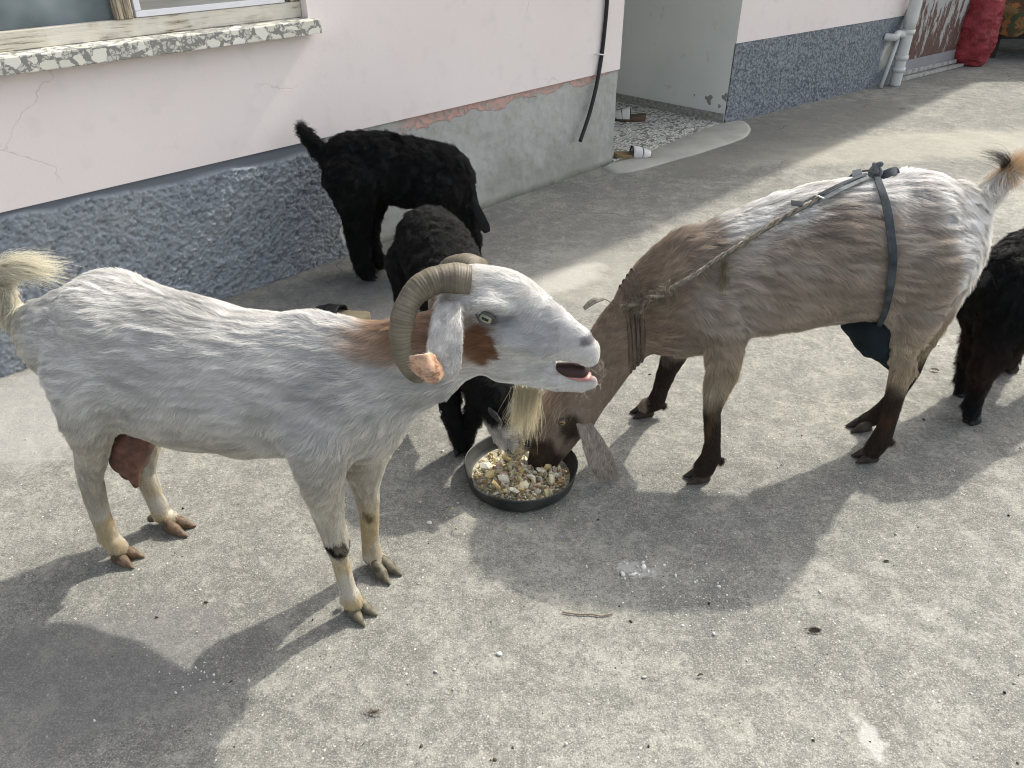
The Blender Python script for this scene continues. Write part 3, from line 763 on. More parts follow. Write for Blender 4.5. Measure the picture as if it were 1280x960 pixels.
# ------------------------------------------------------------------ the white horned goat
def white_goat():
    f = Frame((-.67, 1.45), -15.0, -1)
    root = tag(empty("goat", f.o, f.az), "white horned goat with open mouth and brown neck patches, standing left of the bowl", "goat")
    v = Vol((-.62, -.27, -.02), (.88, .27, 1.12), 0.0052)
    # trunk
    v.chain(f.ns([(80, 425, 56), (150, 413, 76), (230, 462, 98), (300, 480, 98), (370, 482, 92), (430, 490, 84)]), .80, .03)
    v.chain(f.ns([(150, 465, 74), (230, 475, 88)]), .85, .04)
    v.chain(f.ns([(430, 500, 74), (452, 528, 50)]), .72, .04)
    v.chain(f.ns([(395, 440, 52, 0), (440, 455, 52)]), .6, .04)                       # withers
    # neck
    v.chain(f.ns([(425, 478, 76), (475, 470, 66), (520, 452, 60), (560, 432, 50), (592, 410, 46)]), .60, .04)
    # head: cranium, forehead, bridge of the nose, cheek, jaw
    v.chain(f.ns([(600, 378, 49), (632, 384, 47)]), .70, .03)
    v.chain(f.ns([(622, 384, 48), (655, 398, 43), (690, 417, 35), (717, 429, 26.5), (729, 436, 20)]), .66, .012)
    v.chain(f.ns([(600, 418, 44), (628, 432, 46)]), .58, .03)
    v.chain(f.ns([(735, 439, 12.5), (737, 447, 11)]), 1.15, .012)                        # muzzle pad
    v.chain(f.ns([(640, 446, 38), (672, 462, 25), (700, 474, 17), (726, 479, 12.5), (738, 477, 10)]), .72, .012)
    # limbs
    v.chain(f.ns([(398, 545, 46, .09), (402, 600, 27, .10), (412, 650, 17.5, .09), (421, 678, 15.5, .08), (425, 700, 10.5, .08), (434, 735, 10.5, .078), (441, 752, 13, .078)]), .9, .03)
    v.chain(f.ns([(452, 560, 36, -.07), (457, 608, 17, -.08), (461, 636, 12.5, -.08), (463, 675, 10.5, -.08), (466, 696, 12.5, -.08), (476, 704, 11, -.08)]), .9, .025)
    v.chain(f.ns([(110, 470, 52, .08), (112, 520, 36, .09), (114, 560, 20, .08), (113, 597, 14.5, .07), (124, 640, 12, .07), (136, 672, 12, .07), (147, 684, 12, .07)]), .9, .03)
    v.chain(f.ns([(160, 500, 50, -.07), (172, 555, 28, -.08), (180, 590, 13.5, -.075), (192, 620, 11.5, -.075), (203, 643, 12, -.075), (214, 650, 11, -.075)]), .9, .025)
    # dewclaws
    for p in [(429, 752, 5, .066), (429, 750, 5, .09), (458, 705, 5, -.08), (126, 674, 4.5, .06), (126, 672, 4.5, .08), (190, 648, 6, -.07)]:
        v.chain(f.ns([p]), 1, .004)
    # tail root
    v.chain(f.ns([(55, 402, 20), (34, 400, 17), (18, 392, 14), (8, 374, 11), (3, 356, 8)]), 1, .02)
    # relief: hollow flank, hip bone, ribs, elbow fold, eye sockets, nostrils, mouth
    for s_ in (1, -1):
        v.chain(f.ns([(172, 396, 20, s_ * .150), (200, 412, 24, s_ * .165), (222, 440, 16, s_ * .185)]), .8, .05, '-')
        v.chain(f.ns([(104, 394, 12, s_ * .070), (128, 418, 13, s_ * .088), (146, 455, 12, s_ * .098)]), .7, .07)
        v.chain(f.ns([(345, 545, 10, s_ * .165), (372, 500, 10, s_ * .17)]), 1, .04, '-')
        v.chain(f.ns([(600, 382, 6, s_ * .055), (614, 380, 7, s_ * .056), (630, 386, 5, s_ * .050)]), 1, .025)   # brow ridge
        v.chain(f.ns([(636, 428, 10, s_ * .050), (672, 436, 8, s_ * .040)]), 1, .04)                            # cheek bone
        v.chain(f.ns([(628, 402, 6, s_ * .072), (650, 408, 5, s_ * .066)]), 1, .03, '-')                          # hollow before the eye
        v.chain(f.ns([(607, 397, 9.5, s_ * .071)]), .8, .010, '-')
        v.chain(f.ns([(728, 431, 3.5, s_ * .036), (737, 434, 4.0, s_ * .028)]), 1.3, .006, '-')
    v.chain(f.ns([(697, 457.5, .8), (712, 461, 2.2), (730, 464.5, 3.8), (752, 467, 4.8)]), 3.2, .004, '-')
    v.clip_z(0.012)
    nb = f.P(597, 437, .07)[0] * [1, 0, 1]; nk = f.P(520, 420, .05)[0]; nk2 = f.P(470, 422, .05)[0]
    kn = f.P(421, 682, .09)[0]; kn2 = f.P(464, 640, -.08)[0]
    nos = f.P(733, 432, .032)[0] * [1, 0, 1]; eyc = f.P(608, 397, .062)[0] * [1, 0, 1]; ey2 = f.P(628, 398, .06)[0] * [1, 0, 1]
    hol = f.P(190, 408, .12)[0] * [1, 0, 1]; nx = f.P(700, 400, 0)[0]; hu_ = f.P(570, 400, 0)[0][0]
    def colf(P):
        C = np.tile([.78, .765, .73], (len(P), 1))
        C = mixc(C, (.40, .40, .395), (.60 * sst(-.3, 1.2, fbm(P * [1, 1, 1.5], 5, 3) + .8 * vn(P * [20, 95, 95], 1, 7)) * sst(.85, .7, P[:, 2]) * (P[:, 0] < hu_))[:, None])
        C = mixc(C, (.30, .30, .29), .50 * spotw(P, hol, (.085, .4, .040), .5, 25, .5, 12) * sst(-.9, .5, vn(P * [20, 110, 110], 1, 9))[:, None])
        C = mixc(C, (.62, .55, .40), (.5 * sst(.62, .42, P[:, 2] + .05 * vn(P, 10, 4)))[:, None])
        C = mixc(C, (.60, .47, .25), (.75 * sst(.30, .14, P[:, 2]) * sst(-.5, .4, vn(P, 22, 8)))[:, None])
        C = mixc(C, (.70, .63, .42), (.6 * sst(-.34, -.50, P[:, 0] + .04 * vn(P, 12, 6)) * sst(.5, .8, P[:, 2] + .1))[:, None])
        C = mixc(C, (.26, .135, .075), spotw(P, nb, (.036, .5, .050), .22, 60, .35, 3))
        C = mixc(C, (.38, .23, .14), .9 * spotw(P, nk, (.10, .10, .062), .45, 30, .35, 4, True))
        C = mixc(C, (.42, .28, .18), .8 * spotw(P, nk2, (.075, .10, .045), .5, 30, .35, 6, True))
        C = mixc(C, (.015, .012, .010), spotw(P, kn, (.026, .04, .026), .2, 70, .3, 5))
        C = mixc(C, (.30, .26, .20), spotw(P, kn + (.012, -.02, .003), (.012, .02, .014), .3, 70, .2, 6))
        C = mixc(C, (.20, .15, .07), spotw(P, kn2, (.014, .05, .02), .4, 70, .3, 7))
        C = mixc(C, (.05, .04, .03), (sst(.045, .022, P[:, 2]))[:, None] * .8)
        C = mixc(C, (.10, .09, .09), .95 * spotw(P, nos, (.015, .5, .009), .35, 90, .2, 8))
        C = mixc(C, (.07, .065, .06), spotw(P, eyc, (.0165, .5, .0085), .35, 90, .15, 9))
        C = mixc(C, (.30, .30, .31), .85 * spotw(P, ey2 + (0, 0, -.008), (.030, .5, .016), .6, 60, .5, 10))
        C = mixc(C, (.50, .50, .52), .5 * spotw(P, nx + (-.02, 0, -.01), (.07, .5, .045), .6, 35, .5, 11))
        pxx, pyy = f.to_px(P)
        lip = sst(.012, .004, np.abs(P[:, 2] - (f.P(720, 464)[0][2] + (P[:, 0] - f.P(720, 464)[0][0]) * -.17))) * sst(f.P(694, 457)[0][0], f.P(702, 457)[0][0], P[:, 0])
        C = mixc(C, (.34, .20, .18), (.75 * lip)[:, None])
        return C
    hu = f.P(575, 400, 0)[0][0]
    def lenf(P):
        L = .026 + .006 * vn(P, 8, 2)
        L = L * (1 - .40 * sst(.45, .3, P[:, 2])) * (1 - .35 * sst(.3, .12, P[:, 2]))
        L = np.where(P[:, 0] > hu, .0125, L) * np.where(P[:, 0] > f.P(705, 440)[0][0], .5, 1)
        L = L + .018 * sst(-.42, -.52, P[:, 0]) * sst(.3, .5, P[:, 2])
        return L
    def flowf(P, N):
        F = np.stack([np.full(len(P), -1.0), np.zeros(len(P)), -.35 - .5 * sst(.75, .5, P[:, 2])], 1)
        low = sst(.48, .36, P[:, 2])[:, None]; F = F * (1 - low) + np.array([-.15, 0, -1]) * low
        hd = (P[:, 0] > hu)[:, None]; F = np.where(hd, np.array([-.95, 0, -.28]), F)
        r_ = (sst(-.36, -.5, P[:, 0]) * sst(.3, .5, P[:, 2]))[:, None]
        F = F * (1 - r_) + np.array([-.25, 0, -1.0]) * r_
        return F + .35 * np.stack([vn(P, 7, 31), vn(P, 7, 32), vn(P, 7, 33)], 1)
    def dens(P):
        d = np.where(P[:, 0] > hu, 2.2, 1.0) * np.where(P[:, 2] < .035, .3, 1) * np.where(P[:, 2] < .42, 1.9, 1)
        d = d * np.where((np.linalg.norm((P - eyc) * np.array([1, 0, 1.7]), axis=1) < .0145) | (np.linalg.norm((P - nos) * [1, 0, 1.5], axis=1) < .012), 0, 1)
        m = f.P(722, 464)[0]; d = d * np.where((np.abs(P[:, 2] - m[2] + (P[:, 0] - m[0]) * .17) < .008) & (P[:, 0] > m[0] - .05), 0, 1)
        return d
    body, V, Q, N = finish(root, v, colf, dens, lenf, flowf, 300000, HAIR_PALE, .00042, .24, .06, .30, seed=2, dark=.62, vary=.16, lockf=30, streak=.22, clump=.0048)
    # eyes
    for s_ in (1, -1):
        c = f.P(608, 398, s_ * .0545)[0]; eye(root, c, .0140, (.10, s_ * f.near, .38), (.24, .24, .165))
    # mouth inside: gums, tongue, teeth
    M = Mt("mouth_pink", .3, .5); n_ = M.noise(90, 3); M.col(M.mix(n_, (.34, .14, .125), (.46, .23, .205)))
    vm = volc([(f.ns([(700, 463, 2.5), (714, 467.5, 4), (728, 470, 4.6), (736, 470.5, 3.6)]), 2.7, .004)], .003)
    Vv, Qq = vm.mesh(); link("tongue", mesh_np("tongue", Vv, Qq), M.m, root)
    M2 = Mt("mouth_dark", .5, .4); M2.col((.035, .014, .013))
    vm = volc([(f.ns([(698, 460, 7), (714, 463, 10), (727, 464.5, 9)]), 1.15, .004)], .003)
    Vv, Qq = vm.mesh(); link("mouth", mesh_np("mouth", Vv, Qq), M2.m, root)
    # beard
    bp = [f.P(x, y, vv)[0] for x, y in ((648, 484), (656, 487), (664, 488), (672, 488)) for vv in (-.010, 0, .010)]
    hair_tuft("beard", root, HAIR_PALE, bp, [(-.10, 0, -1)] * len(bp), [.105] * len(bp), 520, .00032, (.62, .55, .38), .12, (-.02, 0, -.10), 5, jit=.005)
    # tail hair: up and over to the right
    tp = [f.P(x, y, 0)[0] for x, y in ((22, 400), (12, 388), (4, 366), (5, 352), (8, 345))]
    td = [(-.75, 0, .45), (-.6, 0, .7), (-.1, 0, 1.0), (.35, 0, 1.0), (.6, 0, .8)]
    hair_tuft("tail_hair", root, HAIR_PALE, tp, td, [.05, .06, .09, .11, .12], 3600, .00042, (.78, .74, .60), .17, (.55, 0, -.50), 8, jit=.009)
    # whiskers / hair fringe at chin
    cp_ = [f.P(x, y, vv)[0] for x, y in ((738, 486), (728, 490), (745, 480), (748, 456)) for vv in (-.02, 0, .02)]
    hair_tuft("chin_hair", root, HAIR_PALE, cp_, [(.5, 0, -.6)] * len(cp_), [.014] * len(cp_), 70, .00015, (.7, .66, .6), .5, (0, 0, -.2), 9)
    # horns
    hm = Mt("horn", .55, .35); hn = hm.noise(25, 4); hc = hm.mix(hm.ramp(hn, .35, .65), (.085, .072, .050), (.175, .150, .108)); hc = hm.mix(hm.math('MULTIPLY', hm.ramp(hm.noise(9, 3), .5, .62), .5), hc, (.215, .19, .14))
    wv = hm.attr("ridge", "Fac"); hm.col(hm.mix(hm.math('MULTIPLY', hm.ramp(wv, .60, .0), .55), hc, (.07, .055, .035))); hm.nrm(hm.bump(hm.noise(160, 4), .35, .002))
    horns = {1: [(588, 349, .030), (568, 347, .040), (543, 350, .058), (520, 364, .082), (506, 387, .105), (500, 414, .120), (502, 440, .125), (512, 463, .120), (527, 477, .112)],
             -1: [(596, 338, .030), (580, 334, .045), (567, 336, .065), (556, 350, .088), (549, 372, .108), (548, 398, .12), (552, 425, .125), (560, 445, .122)]}
    for s_, pts in horns.items():
        C = spline([f.P(a, b, s_ * c)[0] for a, b, c in pts], 420)
        tt = np.linspace(0, 1, 420)
        R = np.interp(tt, [0, .1, .45, .8, .96, 1], [.0270, .0285, .0225, .0180, .0120, .005])
        rg = .5 + .5 * np.sin(tt * 300 + 2.6 * np.sin(tt * 23) + 1.2 * np.sin(tt * 57)); rg = rg ** .5
        R2 = R * (1 + .04 * vn(np.stack([tt, tt, tt], 1), 9, 3) + .02 * vn(np.stack([tt, tt, tt], 1), 40, 4)) + .00042 * (rg - .6) * np.interp(tt, [0, .9, 1], [1, .8, 0])
        Vv, Ff = sweep(C, R2, 28, lambda i, a: R2[i] * (1 + .16 * math.cos(a) ** 2 + .05 * math.cos(3 * a)) * .93)
        me = mesh_py("horn", Vv, Ff); at = me.attributes.new("ridge", 'FLOAT', 'POINT'); at.data.foreach_set("value", np.repeat(rg, 28).astype(np.float32))
        link("horn", me, hm.m, root)
    # ears
    em = Mt("ear", .7, .25); ex = em.attr("inside", "Fac")
    n1_ = em.noise(45, 4); inn = em.mix(em.ramp(n1_, .46, .62), (.60, .37, .24), (.20, .09, .04))
    em.col(em.mix(ex, (.74, .72, .69), inn)); em.b.inputs["Subsurface Weight"].default_value = .15; em.b.inputs["Subsurface Radius"].default_value = (.01, .005, .003)
    def setin(o, Ve, n1, val_out, val_in):
        fac = np.full(len(Ve), float(val_out)); fac[n1:] = val_in
        a = o.data.attributes.new("inside", 'FLOAT', 'POINT'); a.data.foreach_set("value", fac.astype(np.float32))
    for s_ in (1, -1):
        pts = [(562, 378, .060), (560, 392, .085), (558, 410, .108), (557, 428, .125), (556, 445, .135), (553, 458, .142), (549, 468, .145)]
        C = [f.P(a, b, s_ * c)[0] for a, b, c in pts]
        W = [np.array([1, 0, .05])] * 4 + [np.array([.97, 0, -.2]), np.array([.9, 0, -.4]), np.array([.8, 0, -.55])]
        o, Ve, Qe, n1 = leaf("ear", root, em.m, C, W, [.036, .048, .056, .062, .062, .056, .034], np.array([1.3, 1.2, 1.1, 1.0, .9, .9, .9]) * -1 * s_, .004)
        setin(o, Ve, n1, 0, 0); earfur(o, Ve, Qe, (.70, .68, .64), HAIR_PALE, 9000, .010, (0, 0, -1))
        pts = [(549, 456, .150), (545, 458, .160), (540, 460, .168), (534, 461, .172), (528, 461, .172), (521, 460, .166), (516, 459, .158)]
        C = [f.P(a, b, s_ * c)[0] for a, b, c in pts]
        W = [np.array([.55, 0, -.85])] * 3 + [np.array([.4, 0, -.95])] * 4
        o, Ve, Qe, n1 = leaf("ear_tip", root, em.m, C, W, [.036, .050, .056, .058, .056, .046, .020], np.array([1.15, 1.15, 1.15, 1.15, 1.15, 1.15, 1.15]) * -1 * s_, .0045)
        setin(o, Ve, n1, 0 if s_ > 0 else 1, 1 if s_ > 0 else 0); earfur(o, Ve, Qe, (.66, .55, .45), HAIR_PALE, 900, .007, (-1, 0, -.3))
    # udder
    um = Mt("udder", .55, .3); un = um.noise(40, 5); um.col(um.mix(um.ramp(un, .3, .7), (.055, .028, .020), (.19, .09, .062))); um.nrm(um.bump(um.noise(180, 3), .4, .002))
    vu = volc([(f.ns([(165, 548, 28, .0), (162, 570, 23, .0), (164, 586, 14, .0)]), 1.1, .01)] +
              [(f.ns([(164, 580, 13, s_ * .03), (167, 594, 8, s_ * .035), (170, 606, 4.5, s_ * .037)]), 1, .012) for s_ in (1, -1)], .004)
    Vv, Qq = vu.mesh(); link("udder", mesh_np("udder", Vv, Qq), um.m, root)
    # hooves
    for (x, y, a, m_) in ((444, 757, -22, HOOF_GREY), (477, 707, -24, HOOF_GREY), (153, 692, -2, HOOF_BROWN), (218, 655, 3, HOOF_BROWN)):
        hooves(root, m_, f.g(x, y + 7, 0), RAD(a), .050, .0185, .36)
    return f, root, body, V, Q

# ------------------------------------------------------------------ the tan goat eating
def tan_goat():
    f = Frame((.81, 1.968), 181.4, 1)
    root = tag(empty("goat", f.o, f.az), "tan and white goat in a rope harness with dark legs eating from the bowl", "goat")
    v = Vol((-.66, -.27, -.02), (.88, .33, 1.05), 0.0052)
    v.chain(f.ns([(1180, 272, 44), (1125, 299, 82), (1080, 313, 90), (1032, 318, 90), (985, 329, 88), (930, 344, 81), (885, 359, 77), (855, 370, 72)]), .82, .03)
    v.chain(f.ns([(1150, 310, 72), (1110, 325, 72)]), .85, .04)
    v.chain(f.ns([(858, 330, 44), (880, 335, 50)]), .5, .03)
    v.chain(f.ns([(860, 375, 66), (840, 385, 58)]), .72, .04)
    v.chain(f.ns([(850, 370, 62, 0), (815, 392, 50, 0), (790, 408, 41, .01), (762, 443, 37, .03), (738, 484, 32, .05), (718, 512, 30, .055)]), .62, .035)
    # head, dropped into the bowl
    v.chain(f.ns([(712, 512, 31, .055), (697, 528, 28, .065)]), .8, .03)
    v.chain(f.ns([(703, 520, 27, .060), (690, 545, 23, .078), (679, 566, 17.5, .095), (672, 581, 14, .108), (669, 588, 12.5, .114)]), .80, .012)
    v.chain(f.ns([(722, 522, 20, .05), (704, 552, 15, .075), (688, 578, 10, .10)]), .75, .015)
    # limbs
    v.chain(f.ns([(900, 395, 46, .09), (905, 432, 25, .13), (903, 462, 19, .155), (894, 495, 14, .17), (890, 515, 10.5, .175), (891, 552, 9.5, .18), (889, 570, 12, .18), (880, 585, 12.5, .18)]), .9, .03)
    v.chain(f.ns([(866, 408, 40, -.07), (847, 434, 17, -.12), (834, 464, 11.5, -.15), (825, 489, 9.5, -.17), (820, 503, 10.5, -.175), (808, 508, 10, -.175)]), .9, .025)
    v.chain(f.ns([(1145, 335, 62, .07), (1142, 380, 38, .09), (1133, 415, 24, .09), (1127, 440, 16, .09), (1128, 460, 14.5, .09), (1120, 490, 11.5, .09), (1111, 525, 9.5, .09), (1102, 548, 12, .09), (1092, 562, 11, .09)]), .9, .03)
    v.chain(f.ns([(1160, 340, 50, -.07), (1155, 400, 26, -.09), (1143, 440, 16, -.09), (1137, 462, 13, -.09), (1122, 490, 10, -.09), (1106, 510, 9.5, -.09), (1092, 522, 10.5, -.09), (1080, 528, 9, -.09)]), .9, .025)
    v.chain(f.ns([(1210, 258, 20), (1228, 246, 14), (1245, 232, 11), (1258, 218, 8)]), 1, .02)
    for p in [(901, 576, 5, .175), (829, 507, 5, -.175), (1113, 553, 5, .09)]:
        v.chain(f.ns([p]), 1, .004)
    for s_ in (1, -1):
        v.chain(f.ns([(1062, 290, 20, s_ * .20), (1050, 320, 20, s_ * .215)]), .7, .05, '-')
        v.chain(f.ns([(935, 400, 8, s_ * .155), (925, 360, 8, s_ * .165)]), 1, .04, '-')
    e0 = f.P(697, 521, .055)[0]
    v.clip_z(0.012)
    mz = f.P(678, 572, .1)[0]; fc = f.P(712, 535, .1)[0]
    knn = f.P(884, 505, .19)[0]
    hd = f.P(755, 455, .03)[0]
    TOPZ = [.46, .55, f.P(1120, 250, .12)[0][2] - .06, f.P(1000, 262, .10)[0][2] - .05, f.P(890, 308, .08)[0][2] - .06, f.P(850, 325, .06)[0][2] - .01, 1.2]
    def colf(P):
        C = np.tile([.42, .35, .285], (len(P), 1))
        st = fbm(P * np.array([1, 1, 1.6]), 9, 3)
        C = mixc(C, (.64, .58, .51), (.62 * sst(-.2, .9, st + .6 * vn(P * [15, 85, 85], 1, 41)))[:, None])
        top = sst(.0, .10, P[:, 2] + .035 * fbm(P * [1, 2, 2], 9, 5) - np.interp(P[:, 0], [-.5, -.36, -.24, 0, .2, .26, .46], TOPZ))
        C = mixc(C, (.86, .84, .80), (.95 * top)[:, None])
        rump = sst(-.30, -.43, P[:, 0] + .05 * vn(P, 14, 8)) * sst(.45, .6, P[:, 2])
        C = mixc(C, (.74, .69, .60), (.45 * rump)[:, None])
        bel = sst(.52, .40, P[:, 2] + .04 * vn(P, 9, 6)) * (P[:, 0] < .3)
        C = mixc(C, (.50, .40, .26), (.6 * bel)[:, None])
        nck = sst(.30, .40, P[:, 0] + .04 * vn(P, 10, 9))
        C = mixc(C, (.38, .285, .205), (.75 * nck)[:, None])
        pelv = sst(.32, .24, P[:, 2] + .03 * vn(P, 25, 10)) * (P[:, 0] < .36)
        C = mixc(C, (.030, .018, .012), (.96 * pelv)[:, None])
        C = mixc(C, (.15, .085, .045), (spotw(P, f.P(887, 530, .19)[0], (.007, .03, .06), .4, 60, .3, 5)) * .9)
        C = mixc(C, (.15, .07, .04), (.55 * sst(.10, .18, P[:, 2]) * sst(.3, .2, P[:, 2]) * (P[:, 0] < -.1))[:, None] * (sst(-.2, .6, vn(P, 30, 15))[:, None]))
        C = mixc(C, (.065, .040, .026), spotw(P, mz, (.055, .09, .075), .35, 40, .3, 7))
        C = mixc(C, (.05, .030, .02), .9 * spotw(P, fc, (.03, .05, .055), .4, 50, .3, 8))
        tl = sst(-.50, -.55, P[:, 0]); C = mixc(C, (.62, .42, .24), (.9 * tl)[:, None])
        return C
    def lenf(P):
        L = .032 + .010 * vn(P, 8, 2)
        L = L * (1 - .6 * sst(.38, .28, P[:, 2]))
        L = L * np.where(P[:, 0] > .40, .6, 1)
        return L + .02 * sst(-.36, -.46, P[:, 0]) * sst(.38, .5, P[:, 2])
    def flowf(P, N):
        F = np.stack([np.full(len(P), -1.0), np.zeros(len(P)), -.45 - .5 * sst(.75, .5, P[:, 2])], 1)
        low = sst(.42, .32, P[:, 2])[:, None]; F = F * (1 - low) + np.array([-.15, 0, -1]) * low
        r_ = (sst(-.33, -.46, P[:, 0]) * sst(.35, .5, P[:, 2]))[:, None]
        F = F * (1 - r_) + np.array([-.2, 0, -1.0]) * r_
        h_ = (P[:, 0] > .36)[:, None]; F = np.where(h_, np.array([-.8, 0, .5]), F)
        return F + .4 * np.stack([vn(P, 7, 31), vn(P, 7, 32), vn(P, 7, 33)], 1)
    def dens(P): return np.where(P[:, 2] < .035, .15, 1.0) * np.where(P[:, 0] > .4, 1.5, 1)
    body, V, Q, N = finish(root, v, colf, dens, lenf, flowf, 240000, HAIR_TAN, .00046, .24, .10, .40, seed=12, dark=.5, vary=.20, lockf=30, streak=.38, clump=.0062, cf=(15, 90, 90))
    # ears
    em = Mt("tan_ear", .75, .2); n1_ = em.noise(30, 5)
    em.col(em.mix(em.ramp(n1_, .35, .65), (.50, .43, .36), (.29, .23, .18))); em.nrm(em.bump(em.noise(120, 4), .5, .003))
    for s_ in (1, -1):
        if s_ > 0: pts = [(722, 520, .09), (733, 535, .115), (742, 555, .135), (752, 577, .15), (764, 600, .158), (773, 617, .162)]
        else: pts = [(690, 506, .02), (672, 515, -.01), (664, 533, -.02), (658, 553, -.02), (655, 570, -.015), (653, 582, -.01)]
        C = [f.P(a, b, c)[0] for a, b, c in pts]
        W = [np.array([1.0, 0, .55])] * 6
        leaf("ear", root, em.m, C, W, [.028, .046, .066, .076, .052, .006] if s_ > 0 else [.03, .05, .06, .06, .045, .02], np.array([1.3, 1.0, .8, .9, 1.1, 1.1]) * -1, .006)
        earfur(LASTEAR[-1][0], LASTEAR[-1][1], LASTEAR[-1][2], (.48, .42, .35), HAIR_TAN, 9000, .013, (.1, 0, -1), .3, .0004)
    # eye
    eye(root, f.P(703, 527, .118)[0], .011, (.2, .9, .1), (.30, .2, .08))
    # forelock
    fp = [f.P(x, y, vv)[0] for x, y in ((700, 492), (690, 500), (682, 512), (706, 500), (694, 486)) for vv in (.06, .085)]
    hair_tuft("forelock", root, HAIR_TAN, fp, [(.6, .2, -.6)] * len(fp), [.055] * len(fp), 1500, .0004, (.50, .38, .27), .35, (.1, .1, -.45), 4, jit=.012, vary=.25)
    # tail hair: outer tuft tan, a few long dark hairs curling forward
    tp = [f.P(x, y, 0)[0] for x, y in ((1226, 248), (1238, 238), (1248, 228), (1256, 218))]
    hair_tuft("tail_hair", root, HAIR_TAN, tp, [(-.75, 0, .65)] * 4, [.06, .065, .07, .07], 3400, .00042, (.66, .48, .30), .22, (0, 0, 0), 8, jit=.009, vary=.2)
    hair_tuft("tail_hair", root, HAIR_TAN, [f.P(1258, 214, 0)[0]], [(.1, 0, 1.0)], [.085], 160, .00035, (.03, .022, .016), .2, (.75, 0, -.35), 9, jit=.006)
    for (x, y, a) in ((877, 593, 8), (808, 512, 10), (1087, 568, 3), (1079, 530, 6)):
        hooves(root, HOOF_DARK, f.g(x, y + 6, 0), RAD(a), .048, .0185, .22)
    return f, root, body, V, Q

# ------------------------------------------------------------------ the black kids
def black_kid(f, label, chains, head=None, muzzle=None, ears=(), feet=(), eyes=(), n=90000, tail=None, seed=31, reddish=0.0, rad=.0007, L0=.027):
    root = tag(empty("goat_kid", f.o, f.az), label, "goat kid", "black goat kids")
    lo = np.min([np.array(nd)[:3] - nd[3] for c in chains for nd in c[0]], 0) - .05; hi = np.max([np.array(nd)[:3] + nd[3] for c in chains for nd in c[0]], 0) + .05
    lo[2] = max(lo[2], -.02)
    v = Vol(lo, hi, 0.0055)
    for c, k, b in chains: v.chain(c, k, b)
    v.clip_z(.01)
    def colf(P):
        C = np.tile([.0035, .0036, .0038], (len(P), 1))
        C = mixc(C, (.017, .017, .017), (.5 * sst(0, .8, vn(P, 12, seed)) + .5 * sst(.1, .8, vn(P * [48, 60, 60], 1, 41)))[:, None])
        if reddish: C = mixc(C, (.035, .016, .010), (reddish * sst(.40, .25, P[:, 2]) * sst(.1, .2, P[:, 2]))[:, None])
        if muzzle is not None:
            for c_, r_, cc in muzzle: C = mixc(C, cc, spotw(P, c_, r_, .2, 50, .2, 4))
        return C
    def lenf(P): return (L0 + .005 * vn(P, 10, 3)) * np.where(P[:, 2] < .06, .5, 1)
    def flowf(P, N):
        F = np.stack([np.full(len(P), -.7), np.zeros(len(P)), np.full(len(P), -.7)], 1)
        low = sst(.34, .24, P[:, 2])[:, None]; F = F * (1 - low) + np.array([-.1, 0, -1]) * low
        return F + .7 * np.stack([vn(P, 16, 31), vn(P, 16, 32), vn(P, 16, 33)], 1)
    def dens(P): return np.where(P[:, 2] < .03, .1, 1.0)
    body, V, Q, N = finish(root, v, colf, dens, lenf, flowf, n, HAIR_BLACK, rad, .50, .28, .7, curl=.20, lockf=40, k=6, seed=seed, dark=.6, vary=.25, streak=.5, clump=.012, cf=(48, 60, 60))
    if tail is not None:
        B, D, L, m_ = tail; hair_tuft("tail_hair", root, HAIR_BLACK, B, D, L, m_, .0006, (.008, .008, .009), .35, (-.1, 0, .1), seed, jit=.008)
    for x, y, a in feet: hooves(root, HOOF_BLACK, (x, y, 0), RAD(a), .035, .017, .3)
    return root, body, V, Q

def ear_mat(name, c1, c2):
    M = Mt(name, .7, .3); M.col(M.mix(M.ramp(M.noise(50, 4), .4, .65), c1, c2)); return M.m

WG = white_goat()
TG = tan_goat()

# kid at the wall
fa = Frame((-.42, 3.25), 2.0, -1)
N_ = fa.ns
chA = [(N_([(442, 203, 35), (480, 209, 41), (520, 218, 42), (550, 224, 40)]), .8, .03),
       (N_([(548, 222, 36), (563, 242, 30), (572, 262, 24)]), .65, .03),
       (N_([(571, 262, 25), (579, 284, 20), (586, 304, 14), (590, 318, 10)]), .75, .02),
       (N_([(442, 225, 36, .05), (447, 270, 18, .07), (447, 295, 13, .07), (451, 325, 9.5, .07), (458, 341, 9.5, .07)]), .9, .02),
       (N_([(458, 235, 32, -.05), (460, 275, 15, -.07), (462, 298, 11, -.07), (468, 318, 8.5, -.07), (474, 328, 8.5, -.07)]), .9, .02),
       (N_([(545, 240, 30, .05), (545, 285, 13, .07), (544, 320, 8, .07), (547, 340, 8, .07)]), .9, .02),
       (N_([(552, 240, 28, -.05), (560, 280, 12, -.07), (562, 305, 8, -.07), (566, 322, 8, -.07)]), .9, .02),
       (N_([(415, 200, 13), (402, 190, 10), (390, 176, 8), (380, 162, 6)]), .8, .02)]
ft = [tuple(fa.g(461, 349)[:2]) + (-10,), tuple(fa.g(474, 334)[:2]) + (-8,)]
KA = black_kid(fa, "black curly kid with raised tail standing at the plinth of the wall", chA, feet=ft, seed=31,
               tail=([fa.P(x, y)[0] for x, y in ((412, 198), (400, 188), (390, 176), (380, 164))], [(-.55, 0, .75)] * 4, [.04, .04, .04, .03], 1600))
leaf("ear", KA[0], ear_mat("black_ear", (.007, .007, .008), (.014, .014, .015)), [fa.P(x, y, vv)[0] for x, y, vv in ((588, 246, .03), (594, 257, .05), (600, 270, .06), (606, 283, .065), (609, 290, .065))],
     [np.array([1, 0, .4])] * 5, [.02, .035, .04, .045, .03], -.9, .006)

